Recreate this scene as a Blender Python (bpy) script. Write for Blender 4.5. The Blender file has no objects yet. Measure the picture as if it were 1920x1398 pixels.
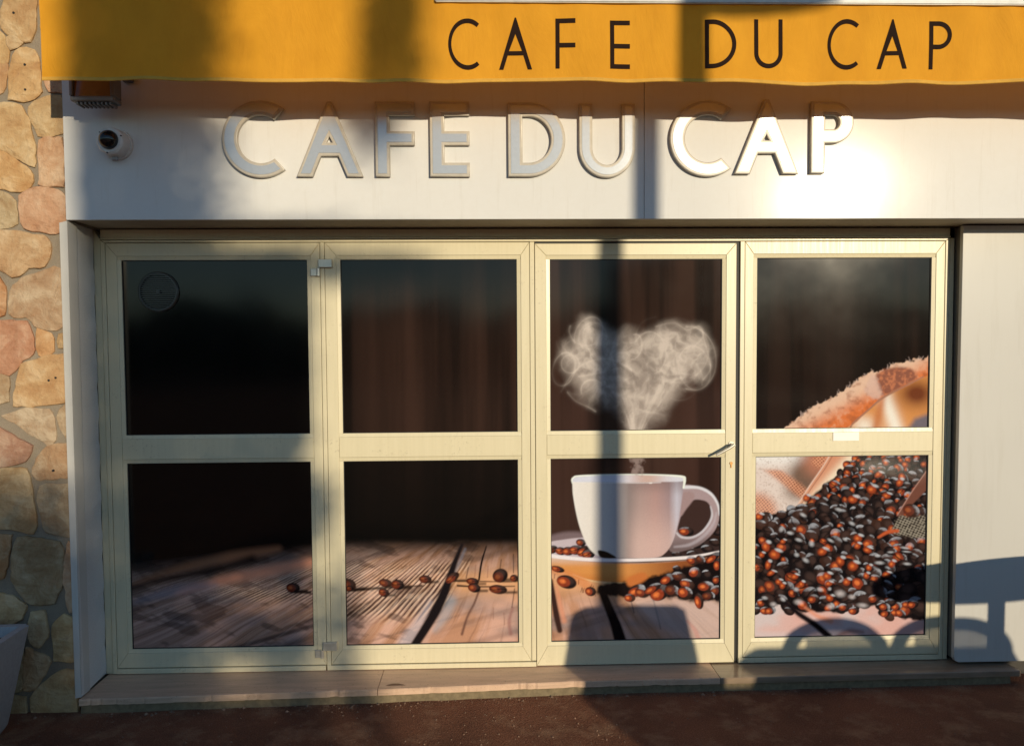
import bpy, bmesh, math, random
import numpy as np
from mathutils import Vector, Matrix

# ------------------------------------------------------------------ camera, world, sun
sc = bpy.context.scene
M3 = np.array([[0.9995453524, -0.0294144573, -0.0066240611],
               [-0.0079536433, -0.0453172105, -0.9989409842],
               [0.0290831230, 0.9985395035, -0.0455305592]])     # camera right, down, forward
F, CY, CAM = 1500.0, 728.37, np.array([0.0, -4.1, 1.71])
cam_d = bpy.data.cameras.new('camera'); cam = bpy.data.objects.new('camera', cam_d)
sc.collection.objects.link(cam); sc.camera = cam
cam_d.sensor_width = 36.0; cam_d.lens = F * 36.0 / 1920.0
cam_d.shift_x = 0.0; cam_d.shift_y = (CY - 699.0) / 1920.0
cam_d.clip_end = 2000.0; cam_d.clip_start = 0.05
cam.matrix_world = Matrix(((M3[0][0], -M3[1][0], -M3[2][0], CAM[0]),
                           (M3[0][1], -M3[1][1], -M3[2][1], CAM[1]),
                           (M3[0][2], -M3[1][2], -M3[2][2], CAM[2]), (0, 0, 0, 1)))
SUN = Vector((0.43, -1.0, 0.195)).normalized()                   # towards the sun
EL = math.asin(SUN.z); AZ = math.atan2(SUN.x, SUN.y)
wd = bpy.data.worlds.new('World'); sc.world = wd; wd.use_nodes = True
wn = wd.node_tree; sky = wn.nodes.new('ShaderNodeTexSky'); sky.sky_type = 'NISHITA'
sky.sun_disc = False; sky.sun_elevation = EL; sky.sun_rotation = AZ
sky.air_density = 1.0; sky.dust_density = 0.0; sky.ozone_density = 2.3
wn.nodes['Background'].inputs['Strength'].default_value = 0.13
wn.links.new(sky.outputs['Color'], wn.nodes['Background'].inputs['Color'])
sl = bpy.data.lights.new('sun', 'SUN'); sl.energy = 3.9; sl.angle = math.radians(0.53); sl.color = (1.0, 0.85, 0.60)
so = bpy.data.objects.new('sun', sl); sc.collection.objects.link(so); so.location = (4, -9, 6)
so.rotation_euler = SUN.to_track_quat('Z', 'Y').to_euler()
sc.view_settings.view_transform = 'Standard'; sc.view_settings.look = 'None'
sc.view_settings.gamma = 1.0; sc.view_settings.exposure = 0.0
sc.cycles.max_bounces = 8; sc.cycles.use_denoising = True

def at(u, v, Y):                       # the point of the plane y = Y that the photo shows at pixel (u, v)
    d = M3.T @ np.array([(u - 960) / F, (v - CY) / F, 1.0])
    p = CAM + (Y - CAM[1]) / d[1] * d
    return float(p[0]), float(p[2])
def atz(u, v, Z):
    d = M3.T @ np.array([(u - 960) / F, (v - CY) / F, 1.0])
    p = CAM + (Z - CAM[2]) / d[2] * d
    return float(p[0]), float(p[1])
def lin(r, g, b):
    return tuple(((c / 255) / 12.92 if c <= 10 else ((c / 255 + .055) / 1.055) ** 2.4) for c in (r, g, b))

# ------------------------------------------------------------------ helpers
C = sc.collection
def tag(o, label=None, cat=None, group=None, kind=None):
    if label: o['label'] = label
    if cat: o['category'] = cat
    if group: o['group'] = group
    if kind: o['kind'] = kind
    return o
def thing(name, label, cat, loc=(0, 0, 0), group=None):
    o = bpy.data.objects.new(name, None); C.objects.link(o); o.location = loc
    o.empty_display_size = .1
    return tag(o, label, cat, group)
def obj(name, bm, mat, parent=None, smooth=False):
    me = bpy.data.meshes.new(name)
    if isinstance(bm, bmesh.types.BMesh):
        bmesh.ops.recalc_face_normals(bm, faces=bm.faces[:]); bm.to_mesh(me); bm.free()
    else: me = bm
    o = bpy.data.objects.new(name, me); C.objects.link(o)
    if mat: me.materials.clear(); me.materials.append(mat)
    if smooth:
        me.polygons.foreach_set('use_smooth', [True] * len(me.polygons))
        try: me.set_sharp_from_angle(angle=math.radians(35))
        except Exception: pass
    if parent is not None:
        o.parent = parent; l = parent.location.copy(); q = parent
        while q.parent: q = q.parent; l = l + q.location
        o.matrix_parent_inverse = Matrix.Translation(-l)
    return o
def box(bm, x0, x1, y0, y1, z0, z1, bev=0.0, seg=1):
    vs = [bm.verts.new((x, y, z)) for x in (x0, x1) for y in (y0, y1) for z in (z0, z1)]
    f = [(0, 1, 3, 2), (4, 6, 7, 5), (0, 4, 5, 1), (2, 3, 7, 6), (0, 2, 6, 4), (1, 5, 7, 3)]
    fs = [bm.faces.new([vs[i] for i in q]) for q in f]
    if bev:
        es = list({e for q in fs for e in q.edges})
        bmesh.ops.bevel(bm, geom=es, offset=bev, segments=seg, affect='EDGES')
def prism(bm, pts, y0, y1, bev=0.0, seg=1):
    """pts in (x, z); front face at y0 (towards the street), back at y1"""
    a = [bm.verts.new((x, y0, z)) for x, z in pts]; b = [bm.verts.new((x, y1, z)) for x, z in pts]
    n = len(pts); ff = bm.faces.new(a); bm.faces.new(b[::-1])
    for i in range(n): bm.faces.new((a[i], b[i], b[(i + 1) % n], a[(i + 1) % n]))
    if bev: bmesh.ops.bevel(bm, geom=list(ff.edges), offset=bev, segments=seg, affect='EDGES')
def cyl(bm, p0, p1, r0, r1=None, n=24, caps=True):
    r1 = r0 if r1 is None else r1
    p0 = Vector(p0); p1 = Vector(p1); d = (p1 - p0).normalized(); q = d.to_track_quat('Z', 'Y')
    A, B = [], []
    for i in range(n):
        t = 2 * math.pi * i / n; e = q @ Vector((math.cos(t), math.sin(t), 0))
        A.append(bm.verts.new(p0 + e * r0)); B.append(bm.verts.new(p1 + e * r1))
    for i in range(n): bm.faces.new((A[i], A[(i + 1) % n], B[(i + 1) % n], B[i]))
    if caps: bm.faces.new(A[::-1]); bm.faces.new(B)
def tube(bm, pts, r, n=10):
    pts = [Vector(p) for p in pts]; rings = []
    for i, p in enumerate(pts):
        a = pts[max(i - 1, 0)]; b = pts[min(i + 1, len(pts) - 1)]
        q = (b - a).normalized().to_track_quat('Z', 'Y')
        rr = r[i] if isinstance(r, (list, tuple)) else r
        rings.append([bm.verts.new(p + q @ Vector((math.cos(6.28318 * k / n) * rr, math.sin(6.28318 * k / n) * rr, 0))) for k in range(n)])
    for A, B in zip(rings, rings[1:]):
        for i in range(n): bm.faces.new((A[i], A[(i + 1) % n], B[(i + 1) % n], B[i]))
    bm.faces.new(rings[0][::-1]); bm.faces.new(rings[-1])
def frame_ring(bm, x0, x1, z0, z1, wl, wr, wb, wt, y0, y1, bev=.0015, gap=.0006, mitre=True):
    """four mitred members round an opening"""
    g = gap
    I = (x0 + wl, x1 - wr, z0 + wb, z1 - wt)
    prism(bm, [(x0, z0 + g), (I[0], I[2] + g), (I[0], I[3] - g), (x0, z1 - g)], y0, y1, bev)
    prism(bm, [(x1, z0 + g), (x1, z1 - g), (I[1], I[3] - g), (I[1], I[2] + g)], y0, y1, bev)
    prism(bm, [(x0 + g, z1), (I[0] + g, I[3]), (I[1] - g, I[3]), (x1 - g, z1)], y0, y1, bev)
    prism(bm, [(x0 + g, z0), (x1 - g, z0), (I[1] - g, I[2]), (I[0] + g, I[2])], y0, y1, bev)

# ------------------------------------------------------------------ materials
class NT:
    def __init__(s, name):
        s.m = bpy.data.materials.new(name); s.m.use_nodes = True; s.t = s.m.node_tree
        s.b = s.t.nodes['Principled BSDF']; s.out = s.t.nodes['Material Output']
    def n(s, typ, **kw):
        q = s.t.nodes.new(typ)
        for k, v in kw.items():
            if k in q.inputs: q.inputs[k].default_value = v
            else: setattr(q, k, v)
        return q
    def l(s, a, b): s.t.links.new(a, b)
    def pos(s, scale=(1, 1, 1)):
        tc = s.n('ShaderNodeTexCoord'); mp = s.n('ShaderNodeMapping'); mp.inputs['Scale'].default_value = scale
        s.l(tc.outputs['Object'], mp.inputs['Vector']); return mp.outputs['Vector']
    def noise(s, scale, detail=4, rough=.55, vec=None, dist=0):
        q = s.n('ShaderNodeTexNoise'); q.inputs['Scale'].default_value = scale; q.inputs['Detail'].default_value = detail
        q.inputs['Roughness'].default_value = rough; q.inputs['Distortion'].default_value = dist
        if vec is not None: s.l(vec, q.inputs['Vector'])
        return q.outputs['Fac']
    def ramp(s, fac, stops):
        q = s.n('ShaderNodeValToRGB'); e = q.color_ramp.elements
        while len(e) > 1: e.remove(e[-1])
        e[0].position = stops[0][0]; e[0].color = (*stops[0][1], 1) if not isinstance(stops[0][1], float) else (stops[0][1],) * 3 + (1,)
        for p, c in stops[1:]:
            k = e.new(p); k.color = (*c, 1) if not isinstance(c, float) else (c, c, c, 1)
        s.l(fac, q.inputs['Fac']); return q.outputs['Color']
    def mix(s, fac, a, b, mode='MIX'):
        q = s.n('ShaderNodeMix'); q.data_type = 'RGBA'; q.blend_type = mode
        for i, v in ((0, fac), (6, a), (7, b)):
            if hasattr(v, 'links') or hasattr(v, 'is_output'): s.l(v, q.inputs[i])
            elif i == 0: q.inputs[0].default_value = v
            else: q.inputs[i].default_value = (*v, 1)
        return q.outputs[2]
    def bump(s, h, strength=.3, dist=.002, chain=None):
        q = s.n('ShaderNodeBump'); q.inputs['Strength'].default_value = strength; q.inputs['Distance'].default_value = dist
        s.l(h, q.inputs['Height'])
        if chain is not None: s.l(chain, q.inputs['Normal'])
        s.l(q.outputs['Normal'], s.b.inputs['Normal']); return q.outputs['Normal']
    def base(s, c):
        if hasattr(c, 'is_output'): s.l(c, s.b.inputs['Base Color'])
        else: s.b.inputs['Base Color'].default_value = (*c, 1)
    def rough(s, v):
        if hasattr(v, 'is_output'): s.l(v, s.b.inputs['Roughness'])
        else: s.b.inputs['Roughness'].default_value = v

def m_fascia():
    t = NT('white_composite'); p = t.pos()
    n = t.noise(1.6, 3, .5, p); f = t.noise(40, 3, .6, p)
    t.base(t.mix(t.ramp(f, [(.35, 0.0), (.8, .25)]), t.ramp(n, [(.2, (.66, .66, .66)), (.8, (.71, .71, .71))]), (.63, .62, .60)))
    dr = t.noise(5, 5, .7, t.pos((7, 1, .5))); sp = t.noise(90, 3, .7, p)
    c0 = t.b.inputs['Base Color'].links[0].from_socket
    c1 = t.mix(t.ramp(dr, [(.55, 0.0), (.8, .22)]), c0, (.42, .38, .32)); t.base(t.mix(t.ramp(sp, [(.72, 0.0), (.78, .5)]), c1, (.35, .30, .24)))
    t.rough(t.ramp(n, [(.2, .12), (.8, .16)])); t.bump(t.noise(2.2, 2, .4, p), .05, .01)
    t.b.inputs['Specular IOR Level'].default_value = .09
    return t.m
def m_panel():
    t = NT('white_cladding'); p = t.pos(); n = t.noise(1.3, 3, .5, p)
    t.base(t.ramp(n, [(.2, (.51, .50, .485)), (.8, (.55, .54, .52))])); t.rough(.30); t.b.inputs['Specular IOR Level'].default_value = .2
    c0 = t.b.inputs['Base Color'].links[0].from_socket; t.base(t.mix(t.ramp(t.noise(4, 5, .7, t.pos((6, 1, .5))), [(.5, 0.0), (.8, .25)]), c0, (.36, .33, .28)))
    t.bump(t.noise(1.2, 2, .4, t.pos((.3, 1, 2.2))), .12, .012); return t.m
def m_cream():
    t = NT('cream_paint'); p = t.pos()
    s = t.noise(3, 4, .6, t.pos((22, 1, .9))); h = t.noise(3, 4, .6, t.pos((.9, 1, 22)))
    c = t.ramp(s, [(.25, (.64, .575, .40)), (.75, (.69, .62, .44))])
    c = t.mix(t.ramp(h, [(.45, 0.0), (.8, .25)]), c, (.67, .60, .43))
    d = t.noise(55, 5, .7, p); d2 = t.noise(6, 3, .6, p)
    dm = t.n('ShaderNodeMath', operation='MULTIPLY'); t.l(t.ramp(d, [(.56, 0.0), (.70, 1.0)]), dm.inputs[0]); t.l(t.ramp(d2, [(.47, 0.0), (.68, .6)]), dm.inputs[1])
    t.base(t.mix(dm.outputs[0], c, (.25, .20, .13))); t.rough(t.ramp(s, [(.3, .30), (.7, .42)]))
    t.bump(d2, .05, .002); return t.m
def simple(name, col, rough=.5, metal=0., nscale=30, var=.12, bump=0., spec=.5):
    t = NT(name); p = t.pos(); n = t.noise(nscale, 4, .6, p)
    t.base(t.ramp(n, [(.25, tuple(c * (1 - var) for c in col)), (.75, tuple(min(1, c * (1 + var)) for c in col))]))
    t.rough(rough); t.b.inputs['Metallic'].default_value = metal; t.b.inputs['Specular IOR Level'].default_value = spec
    if bump: t.bump(n, bump, .003)
    return t.m
def m_plaster():
    t = NT('grey_plaster'); p = t.pos(); n = t.noise(3, 4, .6, p); f = t.noise(220, 4, .7, p)
    c = t.ramp(n, [(.25, (.64, .64, .64)), (.75, (.72, .72, .72))])
    t.base(t.mix(t.ramp(f, [(.35, .5), (.6, 0.0)]), c, (.46, .46, .47))); t.rough(.85); t.bump(f, .6, .003); return t.m
def m_fabric():
    t = NT('yellow_canvas'); p = t.pos(); n = t.noise(4, 4, .6, p)
    w = t.n('ShaderNodeTexWave', wave_type='BANDS', bands_direction='X'); w.inputs['Scale'].default_value = 420; w.inputs['Distortion'].default_value = .4
    w2 = t.n('ShaderNodeTexWave', wave_type='BANDS', bands_direction='Z'); w2.inputs['Scale'].default_value = 420
    t.l(p, w.inputs['Vector']); t.l(p, w2.inputs['Vector'])
    c = t.ramp(n, [(.3, (.74, .34, .022)), (.7, (.84, .40, .03))])
    t.base(c); t.rough(.8); t.b.inputs['Specular IOR Level'].default_value = .2
    a = t.n('ShaderNodeMath', operation='ADD'); t.l(w.outputs['Fac'], a.inputs[0]); t.l(w2.outputs['Fac'], a.inputs[1])
    nb = t.bump(a.outputs[0], .12, .0006); nb = t.bump(t.noise(1, 5, .65, t.pos((5, 1, 2.2)), 1.2), .55, .012, nb)
    st = t.noise(3, 5, .7, t.pos((2.5, 1, .6))); t.base(t.mix(t.ramp(st, [(.45, 0.0), (.8, .35)]), c, (.52, .22, .02)))
    tr = t.n('ShaderNodeBsdfTranslucent'); tr.inputs['Color'].default_value = (.80, .30, .045, 1)
    ms = t.n('ShaderNodeMixShader'); ms.inputs[0].default_value = .24
    t.l(t.b.outputs[0], ms.inputs[1]); t.l(tr.outputs[0], ms.inputs[2]); t.l(ms.outputs[0], t.out.inputs['Surface']); return t.m
def m_ground():
    t = NT('tinted_asphalt'); p = t.pos()
    big = t.noise(1.5, 4, .6, p); mid = t.noise(4.5, 6, .7, p, .1); fine = t.noise(170, 4, .75, p); v = t.n('ShaderNodeTexVoronoi', feature='F1'); v.inputs['Scale'].default_value = 120; t.l(p, v.inputs['Vector'])
    c = t.ramp(fine, [(.22, (.11, .043, .026)), (.5, (.27, .112, .064)), (.72, (.50, .25, .155))])
    c = t.mix(t.ramp(big, [(.38, .55), (.62, 0.0)]), c, (.085, .040, .030))
    c = t.mix(t.ramp(mid, [(.50, 0.0), (.78, .65)]), c, (.58, .36, .22))
    t.base(c); t.rough(.88); t.b.inputs['Specular IOR Level'].default_value = .15
    a = t.n('ShaderNodeMath', operation='ADD'); t.l(fine, a.inputs[0]); t.l(v.outputs['Distance'], a.inputs[1])
    b1 = t.bump(mid, .5, .02); t.bump(a.outputs[0], 1.0, .011, b1); return t.m
def m_step(name, c0, c1, rough, chip):
    t = NT(name); p = t.pos(); n = t.noise(5, 5, .65, p); f = t.noise(80, 5, .7, p); w = t.noise(3, 5, .7, t.pos((1, 9, 9)), .5)
    c = t.mix(t.ramp(w, [(.4, 0.0), (.7, .6)]), t.ramp(n, [(.3, c0), (.7, c1)]), tuple(x * .6 for x in c0))
    c = t.mix(t.ramp(f, [(.60, 0.0), (.72, chip)]), c, (.22, .10, .06))
    t.base(c); t.rough(t.ramp(n, [(.3, rough), (.7, rough + .15)])); t.bump(f, .35 if chip > .4 else .05, .004); return t.m
def m_stone():
    t = NT('limestone'); p = t.pos(); at_ = t.n('ShaderNodeAttribute', attribute_name='stone_colour')
    n = t.noise(9, 6, .65, p, .5); f = t.noise(120, 4, .7, p); r = t.noise(17, 5, .7, p, .8)
    c = t.mix(t.ramp(n, [(.35, .55), (.65, 0.0)]), at_.outputs['Color'], (.50, .27, .12), 'MULTIPLY')
    c = t.mix(t.ramp(n, [(.5, 0.0), (.75, .45)]), c, (.62, .50, .36))
    c = t.mix(t.ramp(r, [(.58, 0.0), (.70, .6)]), c, (.40, .24, .14))
    c = t.mix(t.ramp(f, [(.66, 0.0), (.74, .7)]), c, (.16, .10, .06))
    t.base(c); t.rough(.85); t.b.inputs['Specular IOR Level'].default_value = .2
    v = t.n('ShaderNodeTexVoronoi', feature='F1', distance='MANHATTAN'); v.inputs['Scale'].default_value = 22; t.l(t.pos((1, 1, 1.6)), v.inputs['Vector']); b = t.bump(v.outputs['Distance'], .35, .008); b = t.bump(n, .5, .02, b); b = t.bump(r, .6, .012, b); t.bump(f, .5, .004, b); return t.m
def m_mortar():
    t = NT('mortar'); p = t.pos(); n = t.noise(6, 4, .6, p); f = t.noise(180, 4, .7, p)
    t.base(t.mix(t.ramp(f, [(.3, .5), (.6, 0.0)]), t.ramp(n, [(.3, (.23, .19, .145)), (.7, (.30, .25, .19))]), (.14, .11, .085)))
    t.rough(.9); b = t.bump(n, .4, .02); t.bump(f, .5, .004, b); return t.m
def m_print():
    t = NT('printed_film'); a = t.n('ShaderNodeAttribute', attribute_name='print_ink')
    t.l(a.outputs['Color'], t.b.inputs['Base Color']); p = t.pos()
    t.rough(t.ramp(t.noise(3, 3, .5, p), [(.3, .07), (.7, .11)])); t.b.inputs['Specular IOR Level'].default_value = .35
    t.bump(t.noise(9, 3, .5, p), .02, .003); return t.m
FASCIA, PANEL, CREAM, PLASTER, FABRIC = m_fascia(), m_panel(), m_cream(), m_plaster(), m_fabric()
GROUND, STONE, MORTAR, PRINT = m_ground(), m_stone(), m_mortar(), m_print()
STEP_A = m_step('worn_stone', (.58, .39, .27), (.70, .48, .34), .42, .8)
STEP_B = m_step('polished_stone', (.26, .19, .13), (.34, .25, .18), .12, .15)
BLACK = simple('black_rubber', (.012, .011, .011), .6)
INK = simple('brown_lettering', (.020, .010, .007), .85, spec=.1)
LETTER_SIDE = simple('letter_trim', (.47, .43, .37), .35)
LETTER_FACE = simple('brushed_letter_face', (.50, .51, .53), .22, .40, 60, .05)
STEEL = simple('satin_steel', (.62, .58, .50), .30, .45)
WHITE = simple('white_plastic', (.62, .61, .60), .35)
DGREY = simple('grey_housing', (.16, .16, .17), .5, .3)
DARKGLASS = simple('smoked_dome', (.008, .008, .009), .06)
LAMPGLASS = simple('floodlight_glass', (.20, .11, .05), .12)  # brown base paints in the awning's reflection
PLANTER = simple('planter_concrete', (.34, .34, .36), .75, 0, 60, .12, .2)
SOIL = simple('potting_soil', (.03, .022, .016), .95, 0, 60, .4, .8)
BRASS = simple('aged_brass', (.42, .23, .09), .35, .8)
STICKER = simple('white_label', (.86, .86, .85), .3, 0, 20, .02)
BAR = simple('awning_aluminium', (.60, .59, .57), .3)
VENT = simple('vent_plastic', (.05, .05, .045), .3)
RENDERW = simple('render_wall', (.52, .48, .42), .85, 0, 12, .08, .2)
# ------------------------------------------------------------------ the printed picture (ink colours, left board streaks brightened for sunlight)
X0, Y0, W, H = 215, 470, 1550, 770
PX, PY = np.meshgrid(np.arange(W) + X0 + .5, np.arange(H) + Y0 + .5)
PX = PX.astype(np.float32); PY = PY.astype(np.float32)
LIT = np.array([.90, .82, .67])
def ink(r, g, b):                      # sRGB as printed under the low sun -> ink albedo
    return np.clip(np.array(lin(r, g, b)) / LIT * .70, .003, .80).astype(np.float32)
IM = np.zeros((H, W, 3), np.float32)
def hsh(i, j, s):
    h = (i.astype(np.int64) * 374761393 + j.astype(np.int64) * 668265263 + s * 1442695041) & 0xffffffff
    h = ((h ^ (h >> 13)) * 1274126177) & 0xffffffff
    return ((h ^ (h >> 16)) & 0xffff).astype(np.float32) / 65535.0
def vn(u, v, s=0):
    i = np.floor(u); j = np.floor(v); fu = u - i; fv = v - j
    fu = fu * fu * (3 - 2 * fu); fv = fv * fv * (3 - 2 * fv)
    a, b, c, d = hsh(i, j, s), hsh(i + 1, j, s), hsh(i, j + 1, s), hsh(i + 1, j + 1, s)
    return (a * (1 - fu) + b * fu) * (1 - fv) + (c * (1 - fu) + d * fu) * fv
def fbm(u, v, o=4, s=0, g=.5):
    t = 0; a = 1; n = 0
    for k in range(o):
        t = t + a * vn(u * 2 ** k, v * 2 ** k, s + k * 17); n += a; a *= g
    return t / n
def ss(x, a, b): t = np.clip((x - a) / (b - a), 0, 1); return t * t * (3 - 2 * t)
def win(x0, y0, x1, y1):
    x0 = max(int(x0 - X0), 0); x1 = min(int(x1 - X0) + 1, W); y0 = max(int(y0 - Y0), 0); y1 = min(int(y1 - Y0) + 1, H)
    return (slice(y0, max(y1, y0)), slice(x0, max(x1, x0)))
def comp(w, al, col):
    col = np.asarray(col, np.float32); al = al[..., None].astype(np.float32)
    IM[w] = IM[w] * (1 - al) + col * al
def sdf(pts, x, y):
    pts = np.array(pts, np.float32); d = np.full(x.shape, 1e9, np.float32); ins = np.zeros(x.shape, bool)
    for (ax, ay), (bx, by) in zip(pts, np.roll(pts, -1, 0)):
        ex, ey = bx - ax, by - ay; wx, wy = x - ax, y - ay
        t = np.clip((wx * ex + wy * ey) / (ex * ex + ey * ey + 1e-9), 0, 1)
        d = np.minimum(d, (wx - ex * t) ** 2 + (wy - ey * t) ** 2)
        c = (ay <= y) != (by <= y); xi = ax + (y - ay) * ex / (ey if abs(ey) > 1e-9 else 1e-9)
        ins ^= c & (x < xi)
    return np.where(ins, -1, 1) * np.sqrt(d)
def poly(pts, col, soft=1.2, wob=0, ws=12, seed=3, alpha=1):
    xs = [p[0] for p in pts]; ys = [p[1] for p in pts]; m = soft * 2 + wob + 2
    w = win(min(xs) - m, min(ys) - m, max(xs) + m, max(ys) + m); x, y = PX[w], PY[w]
    if x.size == 0: return w, None
    d = sdf(pts, x, y)
    if wob: d = d + wob * (fbm(x / ws, y / ws, 3, seed) - .5) * 2
    al = ss(-d, -soft, soft) * alpha
    c = col(x, y) if callable(col) else col
    comp(w, al, c); return w, al
def smooth_pts(P, n=8, closed=True):
    P = [np.array(p, float) for p in P]; out = []; N = len(P)
    for i in range(N if closed else N - 1):
        p0 = P[(i - 1) % N] if closed or i > 0 else P[i]; p1 = P[i]; p2 = P[(i + 1) % N]
        p3 = P[(i + 2) % N] if closed or i + 2 < N else p2
        for k in range(n):
            t = k / n
            out.append(.5 * (2 * p1 + (p2 - p0) * t + (2 * p0 - 5 * p1 + 4 * p2 - p3) * t * t + (3 * p1 - p0 - 3 * p2 + p3) * t ** 3))
    if not closed: out.append(P[-1])
    return [tuple(p) for p in out]
def line(pts, col, wd, soft=1, alpha=1, n=8):
    P = smooth_pts(pts, n, False); ws = np.interp(np.linspace(0, 1, len(P)), np.linspace(0, 1, len(wd)), wd) if hasattr(wd, '__len__') else np.full(len(P), wd)
    m = max(ws) + soft + 2; w = win(min(p[0] for p in P) - m, min(p[1] for p in P) - m, max(p[0] for p in P) + m, max(p[1] for p in P) + m)
    x, y = PX[w], PY[w]
    if x.size == 0: return
    d = np.full(x.shape, 1e9, np.float32)
    for i in range(len(P) - 1):
        (ax, ay), (bx, by) = P[i], P[i + 1]; ex, ey = bx - ax, by - ay
        t = np.clip(((x - ax) * ex + (y - ay) * ey) / (ex * ex + ey * ey + 1e-9), 0, 1)
        q = np.hypot(x - ax - ex * t, y - ay - ey * t) - (ws[i] * (1 - t) + ws[i + 1] * t) / 2
        d = np.minimum(d, q)
    comp(w, ss(-d, -soft, soft) * alpha, col)
def blur(a, s):
    r = int(s * 3) + 1; k = np.exp(-.5 * (np.arange(-r, r + 1) / s) ** 2); k = (k / k.sum()).astype(np.float32)
    for ax in (0, 1):
        p = [(0, 0)] * a.ndim; p[ax] = (r, r); b = np.pad(a, p, mode='edge'); o = np.zeros_like(a)
        for i, kk in enumerate(k):
            sl_ = [slice(None)] * a.ndim; sl_[ax] = slice(i, i + a.shape[ax]); o += kk * b[tuple(sl_)]
        a = o
    return a
rnd = random.Random(11)

def paint():
    # backdrop: dark curtain with faint vertical streaks
    st = fbm(PX / 34, PY / 900, 4, 5); st2 = fbm(PX / 90, PY / 500, 3, 9)
    dark = ink(9, 7, 7); brown = ink(62, 42, 32); warm = ink(84, 55, 46)
    k = ss(PX, 560, 760) * .8; k = np.where(PX > 1000, .9, k); k = k * (.35 + .9 * ss(st, .3, .75))
    k = k * np.where(PX > 1400, .45, 1); k = np.clip(k, 0, 1)
    low = (1 - ss(PY, 850, 1010)) * 1 + .0
    k = k * np.where((PX < 990), .25 + .75 * low * ss(PY, 480, 640), 1)
    IM[:] = dark * (1 - k[..., None]) + brown * k[..., None]
    k2 = ((PX > 600) & (PX < 990) & (PY > 840)) * .85; IM[:] = IM * (1 - k2[..., None]) + dark * k2[..., None]
    q = ((PX > 1000) & (PX < 1400)) * (.25 + .6 * ss(st2, .3, .7)) * ss(PY, 560, 900) * (1 - .4 * ss(st, .55, .35))
    IM[:] = IM * (1 - q[..., None]) + warm * q[..., None]
    # ---- table boards running to a vanishing point
    VX, VY, HZ = 1000., 868., 1020.
    yy = np.maximum(PY - VY, 60); u = (PX - VX) / yy; v = 160. / yy
    u2 = u + .05 * (fbm(PX / 120, PY / 60, 3, 21) - .5)
    left = ss(-u2, .60, .64)
    fine = fbm(u2 * 70, v * 9, 3, 31); med = fbm(u2 * 15, v * 6, 4, 33); big = fbm(PX / 110, PY / 45, 3, 35)
    pink = ink(224, 172, 144); tan = ink(202, 146, 110); grey = ink(146, 128, 120); dk = ink(70, 45, 38)
    col = pink + (tan - pink) * ss(med, .35, .7)[..., None]
    col = col + (grey - col) * (ss(big, .45, .75) * .7)[..., None]
    col = col + (dk - col) * (ss(fine, .58, .85) * (.25 + .35 * ss(-PX, -1000, -300)))[..., None]
    # left board: darker towards the left, bluish bottom corner
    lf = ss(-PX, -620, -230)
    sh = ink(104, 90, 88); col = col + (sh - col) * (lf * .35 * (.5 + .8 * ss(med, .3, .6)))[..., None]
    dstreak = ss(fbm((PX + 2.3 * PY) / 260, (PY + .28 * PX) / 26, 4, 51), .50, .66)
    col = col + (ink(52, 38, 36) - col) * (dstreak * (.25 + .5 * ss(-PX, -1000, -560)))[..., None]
    # ridged grain in the focus band
    ph = u2 * 2 * math.pi * 25 + 5 * (fbm(u2 * 6, v * 3, 3, 41) - .5)
    band = ss(PY, 1042, 1068) * (1 - ss(PY, 1112 + 30 * (PX > 600), 1150 + 30 * (PX > 600))) * left
    patch = np.where(PX < 600, ss(fbm(PX / 60, PY / 22, 3, 44), .28, .50) * ss(PX, 330, 430), 1)
    rd = .5 + .5 * np.sin(ph); amt = band * patch * (.6 + .6 * fbm(PX / 14, PY / 9, 2, 45))
    col = col + (ink(48, 27, 20) - col) * (amt * ss(rd, .45, .05) * .95)[..., None]
    col = col + (ink(248, 205, 165) - col) * (amt * ss(rd, .62, .98) * .75)[..., None]
    g1 = fbm(u2 * 150, v * 14, 3, 37); g2 = fbm(u2 * 34, v * 22, 4, 38); foc = np.exp(-((PY - 1100) / 52) ** 2) * .7 + .3
    col = col + (ink(60, 38, 30) - col) * (left * foc * ss(g1 * .6 + g2 * .4, .52, .66) * .62)[..., None]
    col = col + (ink(240, 208, 180) - col) * (left * foc * ss(-(g1 * .6 + g2 * .4), -.44, -.32) * .5)[..., None]
    kn = ss(fbm((PX + PY * 1.6) / 70, (PY - PX * .35) / 20, 4, 39), .54, .68) * left
    col = col + (ink(72, 50, 42) - col) * (kn * .5)[..., None]
    # warm strip in the focus band of the right board
    wb = np.exp(-((PY - 1095) / 26) ** 2) * ss(PX, 830, 870) * (1 - ss(PX, 1180, 1230))
    col = col + (ink(240, 172, 112) - col) * (wb * .75)[..., None]
    # far edge falls dark and soft
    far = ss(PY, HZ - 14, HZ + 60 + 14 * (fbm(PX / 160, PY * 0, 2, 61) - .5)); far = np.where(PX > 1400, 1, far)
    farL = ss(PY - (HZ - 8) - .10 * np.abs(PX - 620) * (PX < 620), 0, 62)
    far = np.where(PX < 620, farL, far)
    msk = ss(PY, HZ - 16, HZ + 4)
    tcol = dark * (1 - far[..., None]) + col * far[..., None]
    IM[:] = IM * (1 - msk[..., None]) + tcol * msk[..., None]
    # warm streaks on the far left board, inked brighter in place of sunlight
    for (P, c, a, wd_) in (([(250, 1095), (330, 1070), (430, 1046), (520, 1030)], (170, 112, 76), .75, [6, 16, 20, 10]),
                           ([(330, 1112), (420, 1088), (520, 1068), (585, 1055)], (240, 158, 118), .9, [6, 18, 22, 14]),
                           ([(232, 1108), (300, 1088), (390, 1072), (470, 1050)], (34, 22, 18), .9, [5, 9, 12, 16]),
                           ([(250, 1130), (330, 1108), (400, 1098)], (150, 142, 146), .55, [6, 20, 10])):
        line(P, ink(*c), wd_, 9, a)
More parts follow.
